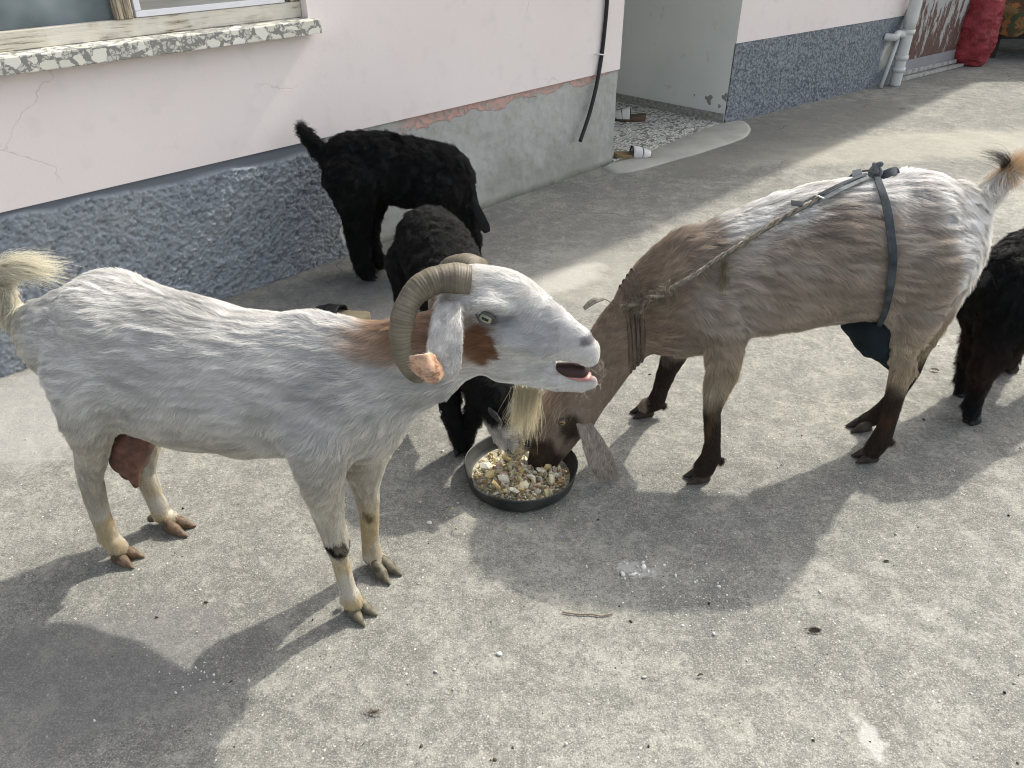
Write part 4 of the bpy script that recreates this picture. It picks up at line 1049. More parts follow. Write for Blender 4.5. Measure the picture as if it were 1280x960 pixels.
# kid with the white muzzle, between wall kid and bowl
fb = Frame((-.19, 2.30), -70.0, 1)
hz = lambda px, py, z: fb.g(px, py, z)
fbL = lambda L_: [(*hz(x, y, z), r) for x, y, z, r in L_]
mzc = hz(628, 540, .175)
chB = [([(-.26, -.01, .46, .115), (-.12, -.015, .465, .125), (.05, -.02, .42, .118), (.18, -.01, .40, .105)], .95, .04),
       (fbL([(584, 385, .42, .095), (598, 440, .37, .075), (612, 478, .31, .062)]), .8, .04),
       (fbL([(618, 490, .28, .060), (624, 512, .23, .056), (631, 534, .17, .043), (640, 553, .11, .028)]), .9, .02),
       ([(-.27, -.08, .38, .09), (-.30, -.09, .25, .05), (-.34, -.09, .2, .035), (-.31, -.09, .08, .022), (-.29, -.09, .03, .024)], .9, .03),
       ([(-.27, .08, .38, .09), (-.30, .09, .25, .05), (-.34, .09, .2, .035), (-.31, .09, .08, .022), (-.29, .09, .03, .024)], .9, .03),
       (fbL([(556, 455, .33, .05), (562, 500, .22, .030), (567, 530, .13, .022), (577, 556, .035, .022)]), .95, .03),
       (fbL([(600, 470, .33, .05), (597, 508, .20, .027), (588, 530, .12, .022), (581, 552, .045, .021)]), .95, .03)]
ftB = [(-.29, -.09, 0), (-.29, .09, 0), tuple(fb.g(578, 563)[:2]) + (-25,)]
KB = black_kid(fb, "black curly kid with a white muzzle reaching into the bowl from behind", chB, feet=ftB, seed=41, L0=.022,
               muzzle=[(mzc, (.065, .085, .050), (.62, .58, .52)), (hz(645, 558, .10), (.03, .03, .045), (.55, .46, .28)), (hz(640, 505, .26), (.02, .03, .03), (.3, .3, .31))],  # last spot paints a whitish highlight on the right of the head
               tail=([(-.40, 0, .44)], [(-.5, 0, -.8)], [.05], 300))
leaf("ear", KB[0], ear_mat("grey_ear", (.03, .03, .033), (.12, .11, .11)), [hz(x, y, z) for x, y, z in ((626, 531, .245), (619, 524, .25), (612, 518, .25), (606, 513, .245), (603, 510, .24))],
     [np.array([.8, 0, .6])] * 5, [.025, .04, .045, .042, .02], .9, .006)

# kid at the right-hand edge
fc = Frame((1.478, 2.146), 30.0, -1)
chC = [([(.07, 0, .47, .13), (.18, 0, .475, .145), (.32, 0, .47, .14), (.46, 0, .46, .13)], .85, .04),
       ([(.49, 0, .51, .09), (.59, 0, .60, .065), (.64, 0, .66, .055)], .8, .04),
       ([(.64, 0, .67, .058), (.72, 0, .64, .042), (.78, 0, .60, .03)], .85, .02),
       ([(.05, -.05, .40, .11), (.00, -.065, .29, .060), (-.03, -.065, .22, .036), (-.015, -.065, .11, .022), (.0, -.065, .04, .024)], .95, .03),
       ([(.08, .06, .40, .10), (.11, .055, .28, .05), (.10, .055, .20, .030), (.12, .055, .10, .020), (.13, .055, .03, .020)], .9, .03),
       ([(.44, -.06, .36, .07), (.46, -.06, .22, .035), (.46, -.06, .11, .022), (.47, -.06, .03, .024)], .95, .03),
       ([(.42, .065, .36, .07), (.43, .065, .22, .036), (.42, .065, .11, .023), (.43, .065, .03, .025)], .95, .03)]
KC = black_kid(fc, "black shaggy kid cut off by the frame behind the tan goat's rump", chC, feet=[(.015, -.065, 0), (.14, .055, 0), (.47, -.06, 0), (.44, .065, 0)], seed=51, reddish=.7, L0=.024, rad=.0006,
               tail=([(-.05, 0, .52)], [(-.7, 0, -.5)], [.05], 300))
for s_ in (1, -1):
    leaf("ear", KC[0], ear_mat("black_ear_edge", (.007, .007, .008), (.014, .014, .015)), [(.62, s_ * .05, .68), (.61, s_ * .08, .66), (.60, s_ * .10, .61), (.60, s_ * .105, .54)], [np.array([1, 0, 0])] * 4, [.03, .05, .055, .02], -.7 * s_, .006)
# kids' eyes
for s_ in (1, -1):
    eye(KA[0], fa.P(583, 290, s_ * .030)[0], .009, (.2, -s_, .1), (.10, .07, .03))
    hb = hz(622, 508, .235); eye(KB[0], hb + (np.array([-.040, .030, .040]) if s_ > 0 else np.array([.010, -.042, .015])), .009, (.2, s_, .1), (.10, .07, .03))
    eye(KC[0], (.685, s_ * .040, .665), .009, (.2, s_, .1), (.10, .07, .03))

# ================================================================== BOWL AND FOOD
bc = (gnd(578, 602) + gnd(723, 600)) / 2
BR = float(np.linalg.norm(gnd(578, 600) - gnd(723, 600))) / 2 * .965
bowl = tag(empty("bowl", (bc[0], bc[1] + .015, 0)), "shallow dark metal bowl of food scraps on the ground under the goats' heads", "bowl")
bm_ = Mt("dark_pan_metal", .45, .4); b1_ = bm_.noise(12, 5); bm_.b.inputs["Metallic"].default_value = .35
bm_.col(bm_.mix(bm_.ramp(b1_, .35, .7), (.022, .024, .024), (.075, .078, .072))); bm_.rgh(bm_.ramp(b1_, .3, .7, .35, .7)); bm_.nrm(bm_.bump(bm_.noise(40, 4), .25, .003))
prof = [(0, .004), (.80, .004), (.87, .006), (.93, .018), (.985, .050), (1.0, .055), (1.012, .052), (1.006, .046), (.965, .012), (.9, .0), (0, .0)]
prof = prof[::-1]
NSd = 72; V = []; Fc = []
for i, (r, z) in enumerate(prof):
    for j in range(NSd):
        a = 2 * math.pi * j / NSd; wob = 1 + .012 * math.sin(a * 3 + 1) + .006 * math.sin(a * 7)
        V.append((BR * r * wob * math.cos(a), BR * r * wob * math.sin(a), z + (.003 * math.sin(a * 4 + 2) if z > .03 else 0)))
for i in range(len(prof) - 1):
    for j in range(NSd): Fc.append((i * NSd + j, i * NSd + (j + 1) % NSd, (i + 1) * NSd + (j + 1) % NSd, (i + 1) * NSd + j))
me = mesh_py("pan", V, Fc); bm2 = bmesh.new(); bm2.from_mesh(me); bmesh.ops.remove_doubles(bm2, verts=bm2.verts, dist=1e-5); bmesh.ops.recalc_face_normals(bm2, faces=bm2.faces); bm2.to_mesh(me); bm2.free()
me.polygons.foreach_set("use_smooth", [True] * len(me.polygons)); link("pan", me, bm_.m, bowl)

r = np.random.default_rng(11)
ico = bmesh.new(); bmesh.ops.create_icosphere(ico, subdivisions=1, radius=1); icoV = np.array([v.co[:] for v in ico.verts]); icoF = np.array([[v.index for v in f.verts] for f in ico.faces]); ico.free()
def lumps(spec, seed=0, amp=.42):
    VV, FF, CC = [], [], []; off = 0
    for k, (p, s, R_, c) in enumerate(spec):
        v = icoV * (1 + amp * vn(icoV + k * 7.3, 2.6, seed)[:, None]); v = np.sign(v) * np.abs(v) ** .85
        v = (v * s) @ R_.T + p; VV.append(v); FF.append(icoF + off); CC.append(np.tile(c, (len(v), 1))); off += len(v)
    return np.concatenate(VV), np.concatenate(FF), np.concatenate(CC)
def rotm(r_):
    q = unit(r_.normal(0, 1, 4)); a, b, c_, d = q
    return np.array([[1 - 2 * (c_ * c_ + d * d), 2 * (b * c_ - a * d), 2 * (b * d + a * c_)], [2 * (b * c_ + a * d), 1 - 2 * (b * b + d * d), 2 * (c_ * d - a * b)], [2 * (b * d - a * c_), 2 * (c_ * d + a * b), 1 - 2 * (b * b + c_ * c_)]])
pal = [(.72, .64, .40), (.74, .70, .55), (.62, .46, .18), (.66, .62, .48), (.46, .27, .10), (.60, .42, .32), (.72, .64, .32), (.40, .36, .25)]
spec = []
for i in range(1100):
    rr = BR * .80 * math.sqrt(r.random()); a = r.uniform(0, 6.283); x, y = rr * math.cos(a), rr * math.sin(a)
    if y > BR * .25 and r.random() < .75: continue
    hgt = .012 + .028 * max(0, 1 - ((x - .01) ** 2 + (y + .03) ** 2) / (BR * .75) ** 2)
    big = r.random() < .11; s = r.uniform(.009, .016) if big else r.uniform(.0025, .008)
    spec.append((np.array([x, y, hgt * r.uniform(.55, 1.05) + s * .3]), s * r.uniform(.45, 1.3, 3) * [1, 1, .5], rotm(r), np.array(pal[r.integers(len(pal))]) * r.uniform(.8, 1.1)))
spec.append((np.array([-BR * .62, BR * .18, .016]), np.array([.026, .018, .012]), np.eye(3), np.array([.50, .49, .42])))
for q_ in ((.01, -.09), (-.05, -.06), (.03, -.05), (-.09, -.04), (.06, -.02), (-.02, -.11), (.09, -.06), (-.07, -.09)):
    spec.append((np.array([q_[0], q_[1], .045]), np.array([.019, .014, .008]), rotm(r), np.array(pal[r.integers(4)])))
V, F_, C_ = lumps(spec, 3)
V[:, 2] = np.maximum(V[:, 2], .007)
me = mesh_np("food_scraps", V, F_, False); vcol(me, "col", C_)
fdm = Mt("food", .6, .35); fdm.col(fdm.mix(.22, fdm.attr("col"), fdm.mix(fdm.noise(70, 4), (.42, .33, .18), (.74, .70, .58)))); fdm.nrm(fdm.bump(fdm.noise(220, 4), .5, .002))
o = tag(link("food_scraps", me, fdm.m), "heap of soaked bread and vegetable scraps lying in the dark bowl", "food", kind="stuff"); o.location = bowl.location
# thin mash over the bottom of the bowl
NR = 40; V = [(0, 0, .026)]; Fc = []
for i in range(1, 15):
    for j in range(NR):
        a = 2 * math.pi * j / NR; q_ = i / 14 * BR * .90; V.append((q_ * math.cos(a), q_ * math.sin(a), 0))
V = np.array(V, float); rr = np.hypot(V[:, 0], V[:, 1] + .03) / BR
V[:, 2] = np.maximum(.0075, .030 * np.clip(1 - rr * .95, 0, 1) + .006 * fbm(V, 30, 4))
for j in range(NR): Fc.append((0, 1 + j, 1 + (j + 1) % NR))
for i in range(13):
    for j in range(NR): Fc.append((1 + i * NR + j, 1 + (i + 1) * NR + j, 1 + (i + 1) * NR + (j + 1) % NR, 1 + i * NR + (j + 1) % NR))
mm = Mt("mash", .5, .4); mm.col(mm.mix(mm.ramp(mm.noise(60, 6, .7), .4, .62), (.13, .12, .085), (.58, .52, .36))); mm.nrm(mm.bump(mm.noise(120, 5, .7), .8, .004))
o2 = link("mash", mesh_py("mash", V, Fc), mm.m, o)

# ================================================================== SMALL THINGS ON THE YARD
def scatter(name, label, n, region, smin, smax, cols, seed, cat):
    r = np.random.default_rng(seed); sp_ = []
    for i in range(n):
        p = region(r); s = smin + (smax - smin) * r.random() ** 3
        sp_.append((np.array([p[0], p[1], s * .28]), s * r.uniform(.6, 1.3, 3) * [1, 1, .55], rotm(r), np.array(cols[r.integers(len(cols))]) * r.uniform(.8, 1.15)))
    V, F_, C_ = lumps(sp_, seed); me = mesh_np(name, V, F_); vcol(me, "col", C_)
    M = Mt(name, .9, .2); M.col(M.attr("col")); return tag(link(name, me, M.m), label, cat, kind="stuff")
def reg_all(r):
    return gnd(r.uniform(-60, 1340), 1000 - 850 * r.random() ** 1.3)
def reg_pt(cx, cy, sx, sy):
    return lambda r: gnd(cx + r.normal(0, sx), cy + r.normal(0, sy))
scatter("pale_grit", "pale grit and plaster crumbs scattered over the concrete yard", 420, reg_all, .0012, .0055, [(.5, .49, .45), (.40, .39, .35), (.6, .59, .55)], 3, "grit")
scatter("dark_grit", "dark dung and leaf specks scattered over the concrete yard", 240, reg_all, .0012, .0050, [(.05, .045, .035), (.09, .07, .05)], 4, "grit")
scatter("white_crumbs", "white food crumbs spilled on the concrete in front of the bowl", 46, reg_pt(900, 745, 45, 26), .002, .0065, [(.72, .71, .68)], 5, "crumbs")
scatter("pale_crumbs", "pale crumbs splashed in a small cluster near the dark shadow", 34, reg_pt(796, 712, 14, 8), .002, .008, [(.68, .67, .63)], 6, "crumbs")
scatter("fine_crumbs", "fine white crumbs in the shadow of the white goat", 30, reg_pt(250, 845, 25, 16), .0015, .004, [(.7, .69, .66)], 7, "crumbs")
scatter("spilled_feed", "yellow feed crumbs spilled on the concrete round the bowl", 60, reg_pt(640, 640, 75, 18), .0015, .006, [(.55, .46, .24), (.6, .55, .4)], 17, "crumbs")
# chips on the surface
wm = Mt("white_pebble", .8, .2); wm.col(wm.mix(wm.noise(80, 3), (.5, .5, .46), (.68, .67, .62)))
for (px, py, s, lb) in ((537, 654, .007, "small white pebble left of the bowl on the concrete"), (624, 818, .006, "round white pebble on the sunlit concrete below the twig"), (592, 604, .006, "tiny white pebble beside the bowl rim")):
    V, F_, _ = lumps([(np.array([0, 0, s * .4]), np.array([s * 1.3, s, s * .6]), np.eye(3), np.ones(3))], px); o = tag(link("pebble", mesh_np("pebble", V, F_), wm.m), lb, "pebble"); q = gnd(px, py); o.location = q
# dry dark leaves / droppings
lm = Mt("dark_leaf", .7, .2); lm.col(lm.mix(lm.noise(60, 3), (.025, .02, .014), (.07, .05, .03)))
for (px, py, s, a, lb) in ((1168, 464, .014, -.4, "dark curled leaf between the tan goat and the right hand kid"), (875, 846, .007, .2, "small dark dropping alone on the sunlit concrete"), (812, 470, .006, 0, "tiny dark leaf behind the tan goat's raised front leg"),
                        (741, 381, .004, 0, None)):
    if lb is None: continue
    n = 9; V = []; Fc = []
    for i in range(n):
        t = i / (n - 1); w_ = math.sin(math.pi * min(.98, t * .94 + .03)) * s * .45
        for j, b in enumerate((-1, 0, 1)): V.append(((t - .5) * 2 * s, b * w_, .003 + abs(b) * .004 + .004 * math.sin(t * 3) * (s / .014)))
    for i in range(n - 1):
        for j in (0, 1): Fc.append((i * 3 + j, i * 3 + j + 1, (i + 1) * 3 + j + 1, (i + 1) * 3 + j))
    me = mesh_py("dry_leaf", V, Fc); bmq = bmesh.new(); bmq.from_mesh(me); bmesh.ops.solidify(bmq, geom=bmq.faces[:], thickness=.0008); bmq.to_mesh(me); bmq.free()
    o = tag(link("dry_leaf", me, lm.m), lb, "leaf"); o.location = gnd(px, py); o.rotation_euler = (0, 0, a)
# chipped holes in the concrete: ragged mortar crumbs round a dark hollow
hm_ = Mt("broken_concrete", .95, .1); hm_.col(hm_.mix(hm_.attr("rim", "Fac"), (.018, .016, .013), hm_.mix(hm_.ramp(hm_.noise(150, 4), .4, .6), (.09, .085, .07), (.30, .28, .24))))
for (px, py, s, dp, lb) in ((1018, 789, .019, 1.0, ""), (467, 891, .017, .4, ""), (1108, 702, .007, 1.0, "")):
    n = 40; r_ = np.random.default_rng(px); V = [(0, 0, .0008)]; Fc = []; rim = [0]
    aa = np.linspace(0, 2 * np.pi, n, endpoint=False); rr = s * (1 + .35 * vn(np.stack([np.cos(aa), np.sin(aa), aa * 0 + px], 1), 1.7, 4) + .12 * r_.normal(0, 1, n))
    for k, (m_, z) in enumerate(((.62, .0010), (.85, .0030), (1.05, .0012), (1.2, .0003))):
        for i in range(n): V.append((rr[i] * m_ * math.cos(aa[i]), rr[i] * m_ * .6 * math.sin(aa[i]), z * (1 + .4 * r_.normal()) + .0004)); rim.append((0, .5, 1, 1)[k] if dp > .5 else (.45, .8, 1, 1)[k])
    for i in range(n): Fc.append((0, 1 + i, 1 + (i + 1) % n))
    for k in (0, 1, 2):
        for i in range(n): Fc.append((1 + k * n + i, 1 + (k + 1) * n + i, 1 + (k + 1) * n + (i + 1) % n, 1 + k * n + (i + 1) % n))
    me = mesh_py("pit", V, Fc); at = me.attributes.new("rim", 'FLOAT', 'POINT'); at.data.foreach_set("value", np.array(rim, np.float32))
    o = tag(link("pit", me, hm_.m), kind="structure"); o.location = gnd(px, py)
tw = Mt("twig_bark", .8, .2); tw.col((.16, .12, .08))
C = spline([gnd(x, y, .004) for x, y in ((703, 765), (715, 767), (728, 768), (740, 768), (752, 770), (766, 767))], 30)
Vv, Ff = sweep(C, np.full(30, .0016), 7); tag(link("twig", mesh_py("twig", Vv, Ff), tw.m), "thin dry twig lying on the concrete at the shadow edge", "twig")

# ================================================================== SANDALS
def sandal(px, py, ang, L, label, sole_c, strap_c, dark_c, strap=2):
    root = tag(empty("sandal", gnd(px, py), ang), label, "sandal", None)
    t = np.linspace(0, 1, 28); wd_ = L * (.13 + .055 * np.sin(t * 3.0 + .2) + .05 * sst(.45, .8, t)) * np.sqrt(np.clip(1 - ((t - .5) * 2) ** 8, 0, 1)) + .001
    off = .012 * np.sin(t * 3.14)
    V = []; Fc = []
    zt_ = .036 + .012 * sst(.5, 0, t)
    for i in range(28):
        x = (t[i] - .5) * L
        for (b, z) in ((-1, .002), (-1.03, .012), (-1, zt_[i] * .9), (-.9, zt_[i]), (-.5, zt_[i] - .004), (0, zt_[i] - .005), (.5, zt_[i] - .004), (.9, zt_[i]), (1, zt_[i] * .9), (1.03, .012), (1, .002), (0, .002)): V.append((x, off[i] + b * wd_[i], z))
    for i in range(27):
        for j in range(12): Fc.append((i * 12 + j, i * 12 + (j + 1) % 12, (i + 1) * 12 + (j + 1) % 12, (i + 1) * 12 + j))
    Fc += [tuple(range(12)), tuple(27 * 12 + j for j in range(12))[::-1]]
    M = Mt("sole", .8, .2); M.col(M.mix(M.noise(50, 4), sole_c, tuple(c * .7 for c in sole_c)))
    link("sole", fix(mesh_py("sole", V, Fc)), M.m, root)
    M2 = Mt("strap", .5, .35); M2.col(M2.mix(M2.noise(30, 3), strap_c, tuple(c * .85 for c in strap_c)))
    M3 = Mt("strap_lining", .6, .3); M3.col(dark_c)
    def st_(x0, x1, hgt, mat, nm, fall=.16):
        na, nb = 17, 7; V = []; Fc = []
        for lay in (0, 1):
            for i in range(nb):
                x = (x0 + (x1 - x0) * i / (nb - 1)); tt = x / L + .5; w_ = float(np.interp(tt, t, wd_)) * (1.02 - .05 * lay); o_ = float(np.interp(tt, t, off))
                for j in range(na):
                    a = math.pi * j / (na - 1); V.append((x + .012 * math.sin(a) * (1 if x > 0 else .3), o_ + w_ * math.cos(a), .020 + (hgt - .002 * 2 * lay) * math.sin(a) ** .8 * (1 - fall * i / (nb - 1))))
        m = na * nb
        for i in range(nb - 1):
            for j in range(na - 1):
                a_, b_, c_, d_ = i * na + j, i * na + j + 1, (i + 1) * na + j + 1, (i + 1) * na + j
                Fc += [(a_, b_, c_, d_), (m + d_, m + c_, m + b_, m + a_)]
        for j in range(na - 1):
            Fc += [(j + 1, j, m + j, m + j + 1), ((nb - 1) * na + j, (nb - 1) * na + j + 1, m + (nb - 1) * na + j + 1, m + (nb - 1) * na + j)]
        link(nm, fix(mesh_py(nm, V, Fc)), mat, root)
    st_(L * -.02, L * .20, .074, M2.m, "strap", .20); st_(L * .212, L * .41, .058, M2.m, "strap", .42)
    st_(L * -.045, L * -.022, .076, M3.m, "strap_edge"); st_(L * .202, L * .214, .064, M3.m, "strap_edge")
    return root
sandal(791, 198, RAD(6), .255, "tan soled sandal with white straps on the pale cement patch", (.26, .19, .10), (.70, .69, .66), (.03, .022, .018)).scale = (1, 1, .85)
sandal(786, 152, RAD(172), .25, "sandal with white straps lying on the terrazzo entrance floor", (.13, .09, .06), (.66, .65, .62), (.025, .02, .018)).location.z = .012
sandal(428, 398, RAD(165), .25, "black strapped sandal with cream insole behind the white goat's back", (.40, .34, .22), (.02, .02, .02), (.010, .010, .010)).scale = (1, 1, .68)

# ================================================================== CABLE, PIPE, SACK, RUG
def hw(px, py, off): s, z = wpt(px, py, off); return WO + wx * s + wy * off + np.array([0, 0, z])
km = Mt("black_rubber", .5, .4); km.col((.012, .012, .013))
cab = tag(empty("cable", hw(725, 178, -.03)), "thick black cable hanging down the pink wall near its corner", "cable")
C = spline([hw(x, y, o_) for x, y, o_ in ((762, -60, -.03), (759, 0, -.028), (756, 35, -.026), (752, 70, -.024), (746, 105, -.03), (738, 138, -.036), (731, 160, -.04), (725, 177, -.045))], 60) - np.array(cab.location)
Vv, Ff = sweep(C, np.full(60, .0115), 12); link("sheath", mesh_py("sheath", Vv, Ff), km.m, cab)
cm_ = Mt("white_clip", .5, .3); cm_.col((.7, .7, .68))
C = spline([hw(753, 68, -.012), hw(757, 68, -.022), hw(755, 68.5, -.040), hw(750, 68, -.042), hw(746, 67.5, -.028), hw(744, 67, -.012)], 20) - np.array(cab.location)
Vv, Ff = sweep(C, np.full(20, .004), 8); link("clip", mesh_py("clip", Vv, Ff), cm_.m, cab)

RWX = np.array([math.cos(RAz), math.sin(RAz), 0]); RWY = np.array([-math.sin(RAz), math.cos(RAz), 0]); RO = WO + wx * SR
def rw(px, py, off):
    d = ray(px, py); t = (off - (CAMO - RO) @ RWY) / (d @ RWY); return CAMO + d * t
pvm = Mt("white_plastic_pipe", .45, .4); pvm.col(pvm.mix(pvm.noise(12, 4), (.50, .51, .49), (.63, .64, .62)))
pp = tag(empty("drain_pipe", gnd(1121, 95)), "pale plastic drain pipe with elbow standing beside the old metal door", "drain pipe")
b = rw(1121, 95, -.09); b[2] = 0; pp.location = b
def tube(nm, pts, R, n=24, parent=pp, mat=pvm.m):
    C = spline([np.array(p_) - np.array(parent.location) for p_ in pts], n) if len(pts) > 2 else np.linspace(np.array(pts[0]) - np.array(parent.location), np.array(pts[1]) - np.array(parent.location), n)
    Vv, Ff = sweep(C, np.full(n, R) if np.isscalar(R) else R, 18); return link(nm, mesh_py(nm, Vv, Ff), mat, parent)
Z_ = np.array([0, 0, 1.0])
tube("riser", [b + Z_ * .46, b + Z_ * 2.8], .052)
tube("elbow", [b + Z_ * .44, b + Z_ * .30, b + Z_ * .12, b + Z_ * .001], .048)
for z0 in (.43, .22, .12): tube("collar", [b + Z_ * z0, b + Z_ * (z0 + .035)], .058, 3)
e = rw(1105, 46, .0)
tube("branch", [e, e - RWY * .07 + RWX * .05, (e + b + Z_ * .42) / 2 - RWY * .02 + Z_ * .02, b + Z_ * .40, b + Z_ * .30], .030)
lp = tag(empty("thin_pipe", rw(1104, 98, -.03) * [1, 1, 0]), "thin pale pipe leaning against the blue plinth beside the drain pipe", "pipe")
a0 = rw(1104, 97, -.09); a0[2] = .012; a1 = rw(1137, 10, -.02); a1 = a0 + (a1 - a0) * 1.5
tube("tube", [a0, a1], .016, 4, lp)

# red sack
sp0 = gnd(1212, 84)
rk = Mt("red_woven_plastic", .55, .35); r1 = rk.noise(9, 6, .6); rk.col(rk.mix(rk.ramp(r1, .3, .7), (.15, .012, .016), (.36, .045, .055)))
rk.nrm(rk.bump(rk.noise(14, 6, .65, dist=1.2), .9, .03, rk.bump(rk.noise(60, 4), .5, .006)))
vs_ = Vol((-.34, -.34, -.01), (.34, .34, 1.3), .014)
vs_.chain([(0, 0, .15, .22), (.0, 0, .38, .23), (-.015, .02, .65, .20), (-.04, .05, .88, .13), (-.06, .08, 1.02, .05)], .9, .05)
vs_.chain([(-.06, .08, 1.04, .05), (-.07, .09, 1.14, .07)], .9, .03)
vs_.clip_z(0.002); Vq, Qq = vs_.mesh(); Nq = vnormals(Vq, Qq)
Vq = Vq + Nq * (.022 * fbm(Vq * [1, 1, 1.6], 7, 5) - .012 * np.abs(vn(Vq * [1, 1, 2.2], 12, 8)))[:, None]; Vq[:, 2] = np.maximum(Vq[:, 2], 0.002)
sk_ = tag(link("sack", mesh_np("sack", Vq, Qq), rk.m), "full red woven sack standing beside the old metal door", "sack"); sk_.location = sp0 + np.array([.02, .16, 0])

# rug covered bench in the dark corner
bq = gnd(1262, 76)
bench = tag(empty("bench", bq + np.array([.35, .30, 0])), "low timber bench in the dark corner beneath a draped rug", "bench")
bw = Mt("dark_timber", .8, .2); bw.col((.05, .035, .025))
link("seat", box_me("seat", -.45, 1.4, -.28, .28, .40, .45, .004), bw.m, bench)
for x in (-.40, 1.33):
    for y in (-.22, .22): link("leg", box_me("leg", x - .03, x + .03, y - .03, y + .03, 0, .399, .003), bw.m, bench)
NU, NV = 90, 60; U = np.linspace(-.58, 1.5, NU); T = np.linspace(0, 1, NV); UU, TT = np.meshgrid(U, T, indexing='ij')
yy = np.interp(TT, [0, .25, .32, .75, .82, 1], [-.36, -.33, -.26, .28, .34, .36]); zz = np.interp(TT, [0, .25, .32, .75, .82, 1], [.27, .48, .53, .56, .50, .22])
P = np.stack([UU.ravel(), yy.ravel(), zz.ravel()], 1)
P[:, 2] += .05 * fbm(P, 3, 4) + .02 * vn(P, 9, 6) + .10 * sst(.45, -.5, P[:, 0]) * np.sin(P[:, 0] * 5) * .4 + .03; P[:, 1] += .04 * vn(P, 5, 8) - .05 * (TT.ravel() < .3) * np.sin(P[:, 0] * 14)
ii = np.arange(NU * NV).reshape(NU, NV); Q = np.stack([ii[:-1, :-1].ravel(), ii[1:, :-1].ravel(), ii[1:, 1:].ravel(), ii[:-1, 1:].ravel()], 1)
me = mesh_np("rug", P, Q); bmq = bmesh.new(); bmq.from_mesh(me); bmesh.ops.solidify(bmq, geom=bmq.faces[:], thickness=.02); bmq.to_mesh(me); bmq.free()
rm = Mt("patterned_rug", .95, .1); g_ = rm.noise(5, 3, dist=1.5); q_ = rm.mix(rm.ramp(g_, .45, .5), (.16, .10, .045), (.075, .05, .028)); q_ = rm.mix(rm.ramp(rm.noise(9, 2, vec=rm.mapping((1, 1, 1), (4, 2, 0))), .60, .64), q_, (.24, .10, .04)); rm.col(rm.mix(rm.ramp(rm.noise(7, 3, vec=rm.mapping((1, 1, 1), (1, 7, 0))), .62, .66), q_, (.05, .065, .035)))
rm.nrm(rm.bump(rm.noise(150, 4), .5, .004))
o = tag(link("rug", me, rm.m), "brown patterned rug draped over the bench in the dark corner", "rug"); o.location = bench.location; o.rotation_euler = (0, 0, -.25); bench.rotation_euler = (0, 0, -.25)

# bundle of dark cloth on the rug
vb = Vol((-.4, -.3, -.05), (.5, .3, .45), .016)
vb.chain([(-.12, 0, .06, .16), (.15, .02, .08, .19), (.32, 0, .05, .14)], .8, .06); vb.clip_z(0); Vq, Qq = vb.mesh()
Vq = Vq + vnormals(Vq, Qq) * (.02 * fbm(Vq, 8, 5))[:, None]
db = Mt("dark_speckled_cloth", .9, .2); vv_ = db.vor(70, 'F1'); db.col(db.mix(db.ramp(vv_, .16, .1), (.018, .016, .016), (.35, .33, .30)))
o = tag(link("cloth_bundle", mesh_np("cloth_bundle", Vq, Qq), db.m), "dark speckled cloth bundle lying on top of the rug", "cloth"); o.location = Vector(bench.location) + Vector((.0, .02, .56))

# back lean-to closing the yard behind the sack (deep shade, helped by a near-black colour)
lt = tag(empty("lean_to", (4.6, 9.3, 0)), "dark lean-to shed behind the red sack and the rug", "shed")
dk = Mt("near_black_wall", .95, .1); dk.col(dk.mix(dk.noise(4, 4), (.035, .03, .028), (.07, .06, .055)))
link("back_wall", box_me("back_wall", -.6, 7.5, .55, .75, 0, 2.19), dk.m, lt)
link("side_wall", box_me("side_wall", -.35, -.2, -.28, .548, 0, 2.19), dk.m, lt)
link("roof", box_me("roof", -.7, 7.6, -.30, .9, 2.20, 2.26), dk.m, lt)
for x in (2.6, 7.2): link("post", box_me("post", x, x + .1, -.26, -.16, 0, 2.198), dk.m, lt)

# ================================================================== HARNESS OF THE TAN GOAT
tf, troot, tbody, tV, tQ = TG
Mw = Matrix(((tf.ex[0], tf.ey[0], 0, tf.o[0]), (tf.ex[1], tf.ey[1], 0, tf.o[1]), (0, 0, 1, 0), (0, 0, 0, 1)))
bvh = BVHTree.FromPolygons([Vector(v) for v in tV.tolist()], tQ.tolist())
def loc_ray(px, py):
    d = ray(px, py); return Vector((CAMO - tf.o) @ np.stack([tf.ex, tf.ey, [0, 0, 1]]).T), Vector(np.array([d @ tf.ex, d @ tf.ey, d[2]])).normalized()
def onb(px, py, off=.012):
    o_, d_ = loc_ray(px, py); h_ = bvh.ray_cast(o_, d_)
    if h_[0] is None:
        p_, _ = tf.P(px, py, .0); h_ = bvh.find_nearest(Vector(p_))
    return np.array(h_[0]) + np.array(h_[1]) * off, np.array(h_[1])
def strap_mesh(C, N, W, th=.003):
    C = np.asarray(C); N = unit(np.asarray(N)); n = len(C); T = unit(np.gradient(C, axis=0)); B = unit(np.cross(T, N)); V = []; Fc = []
    for i in range(n):
        w_ = W[i] / 2
        for (b_, h_) in ((-1, 0), (-.9, th), (0, th * 1.25), (.9, th), (1, 0), (0, -.001)): V.append(C[i] + B[i] * b_ * w_ + N[i] * h_)
    for i in range(n - 1):
        for j in range(6): Fc.append((i * 6 + j, i * 6 + (j + 1) % 6, (i + 1) * 6 + (j + 1) % 6, (i + 1) * 6 + j))
    Fc += [tuple(range(6)), tuple((n - 1) * 6 + j for j in range(6))[::-1]]
    return V, Fc
har = tag(empty("goat_harness", tf.o, tf.az), "grey strap and rope harness with dark cloth pouch worn by the tan goat", "harness")
sg = Mt("grey_strap", .85, .2); g_ = sg.noise(30, 5); sg.col(sg.mix(sg.ramp(g_, .3, .7), (.065, .075, .080), (.20, .215, .215))); sg.nrm(sg.bump(sg.noise(250, 3), .5, .001))
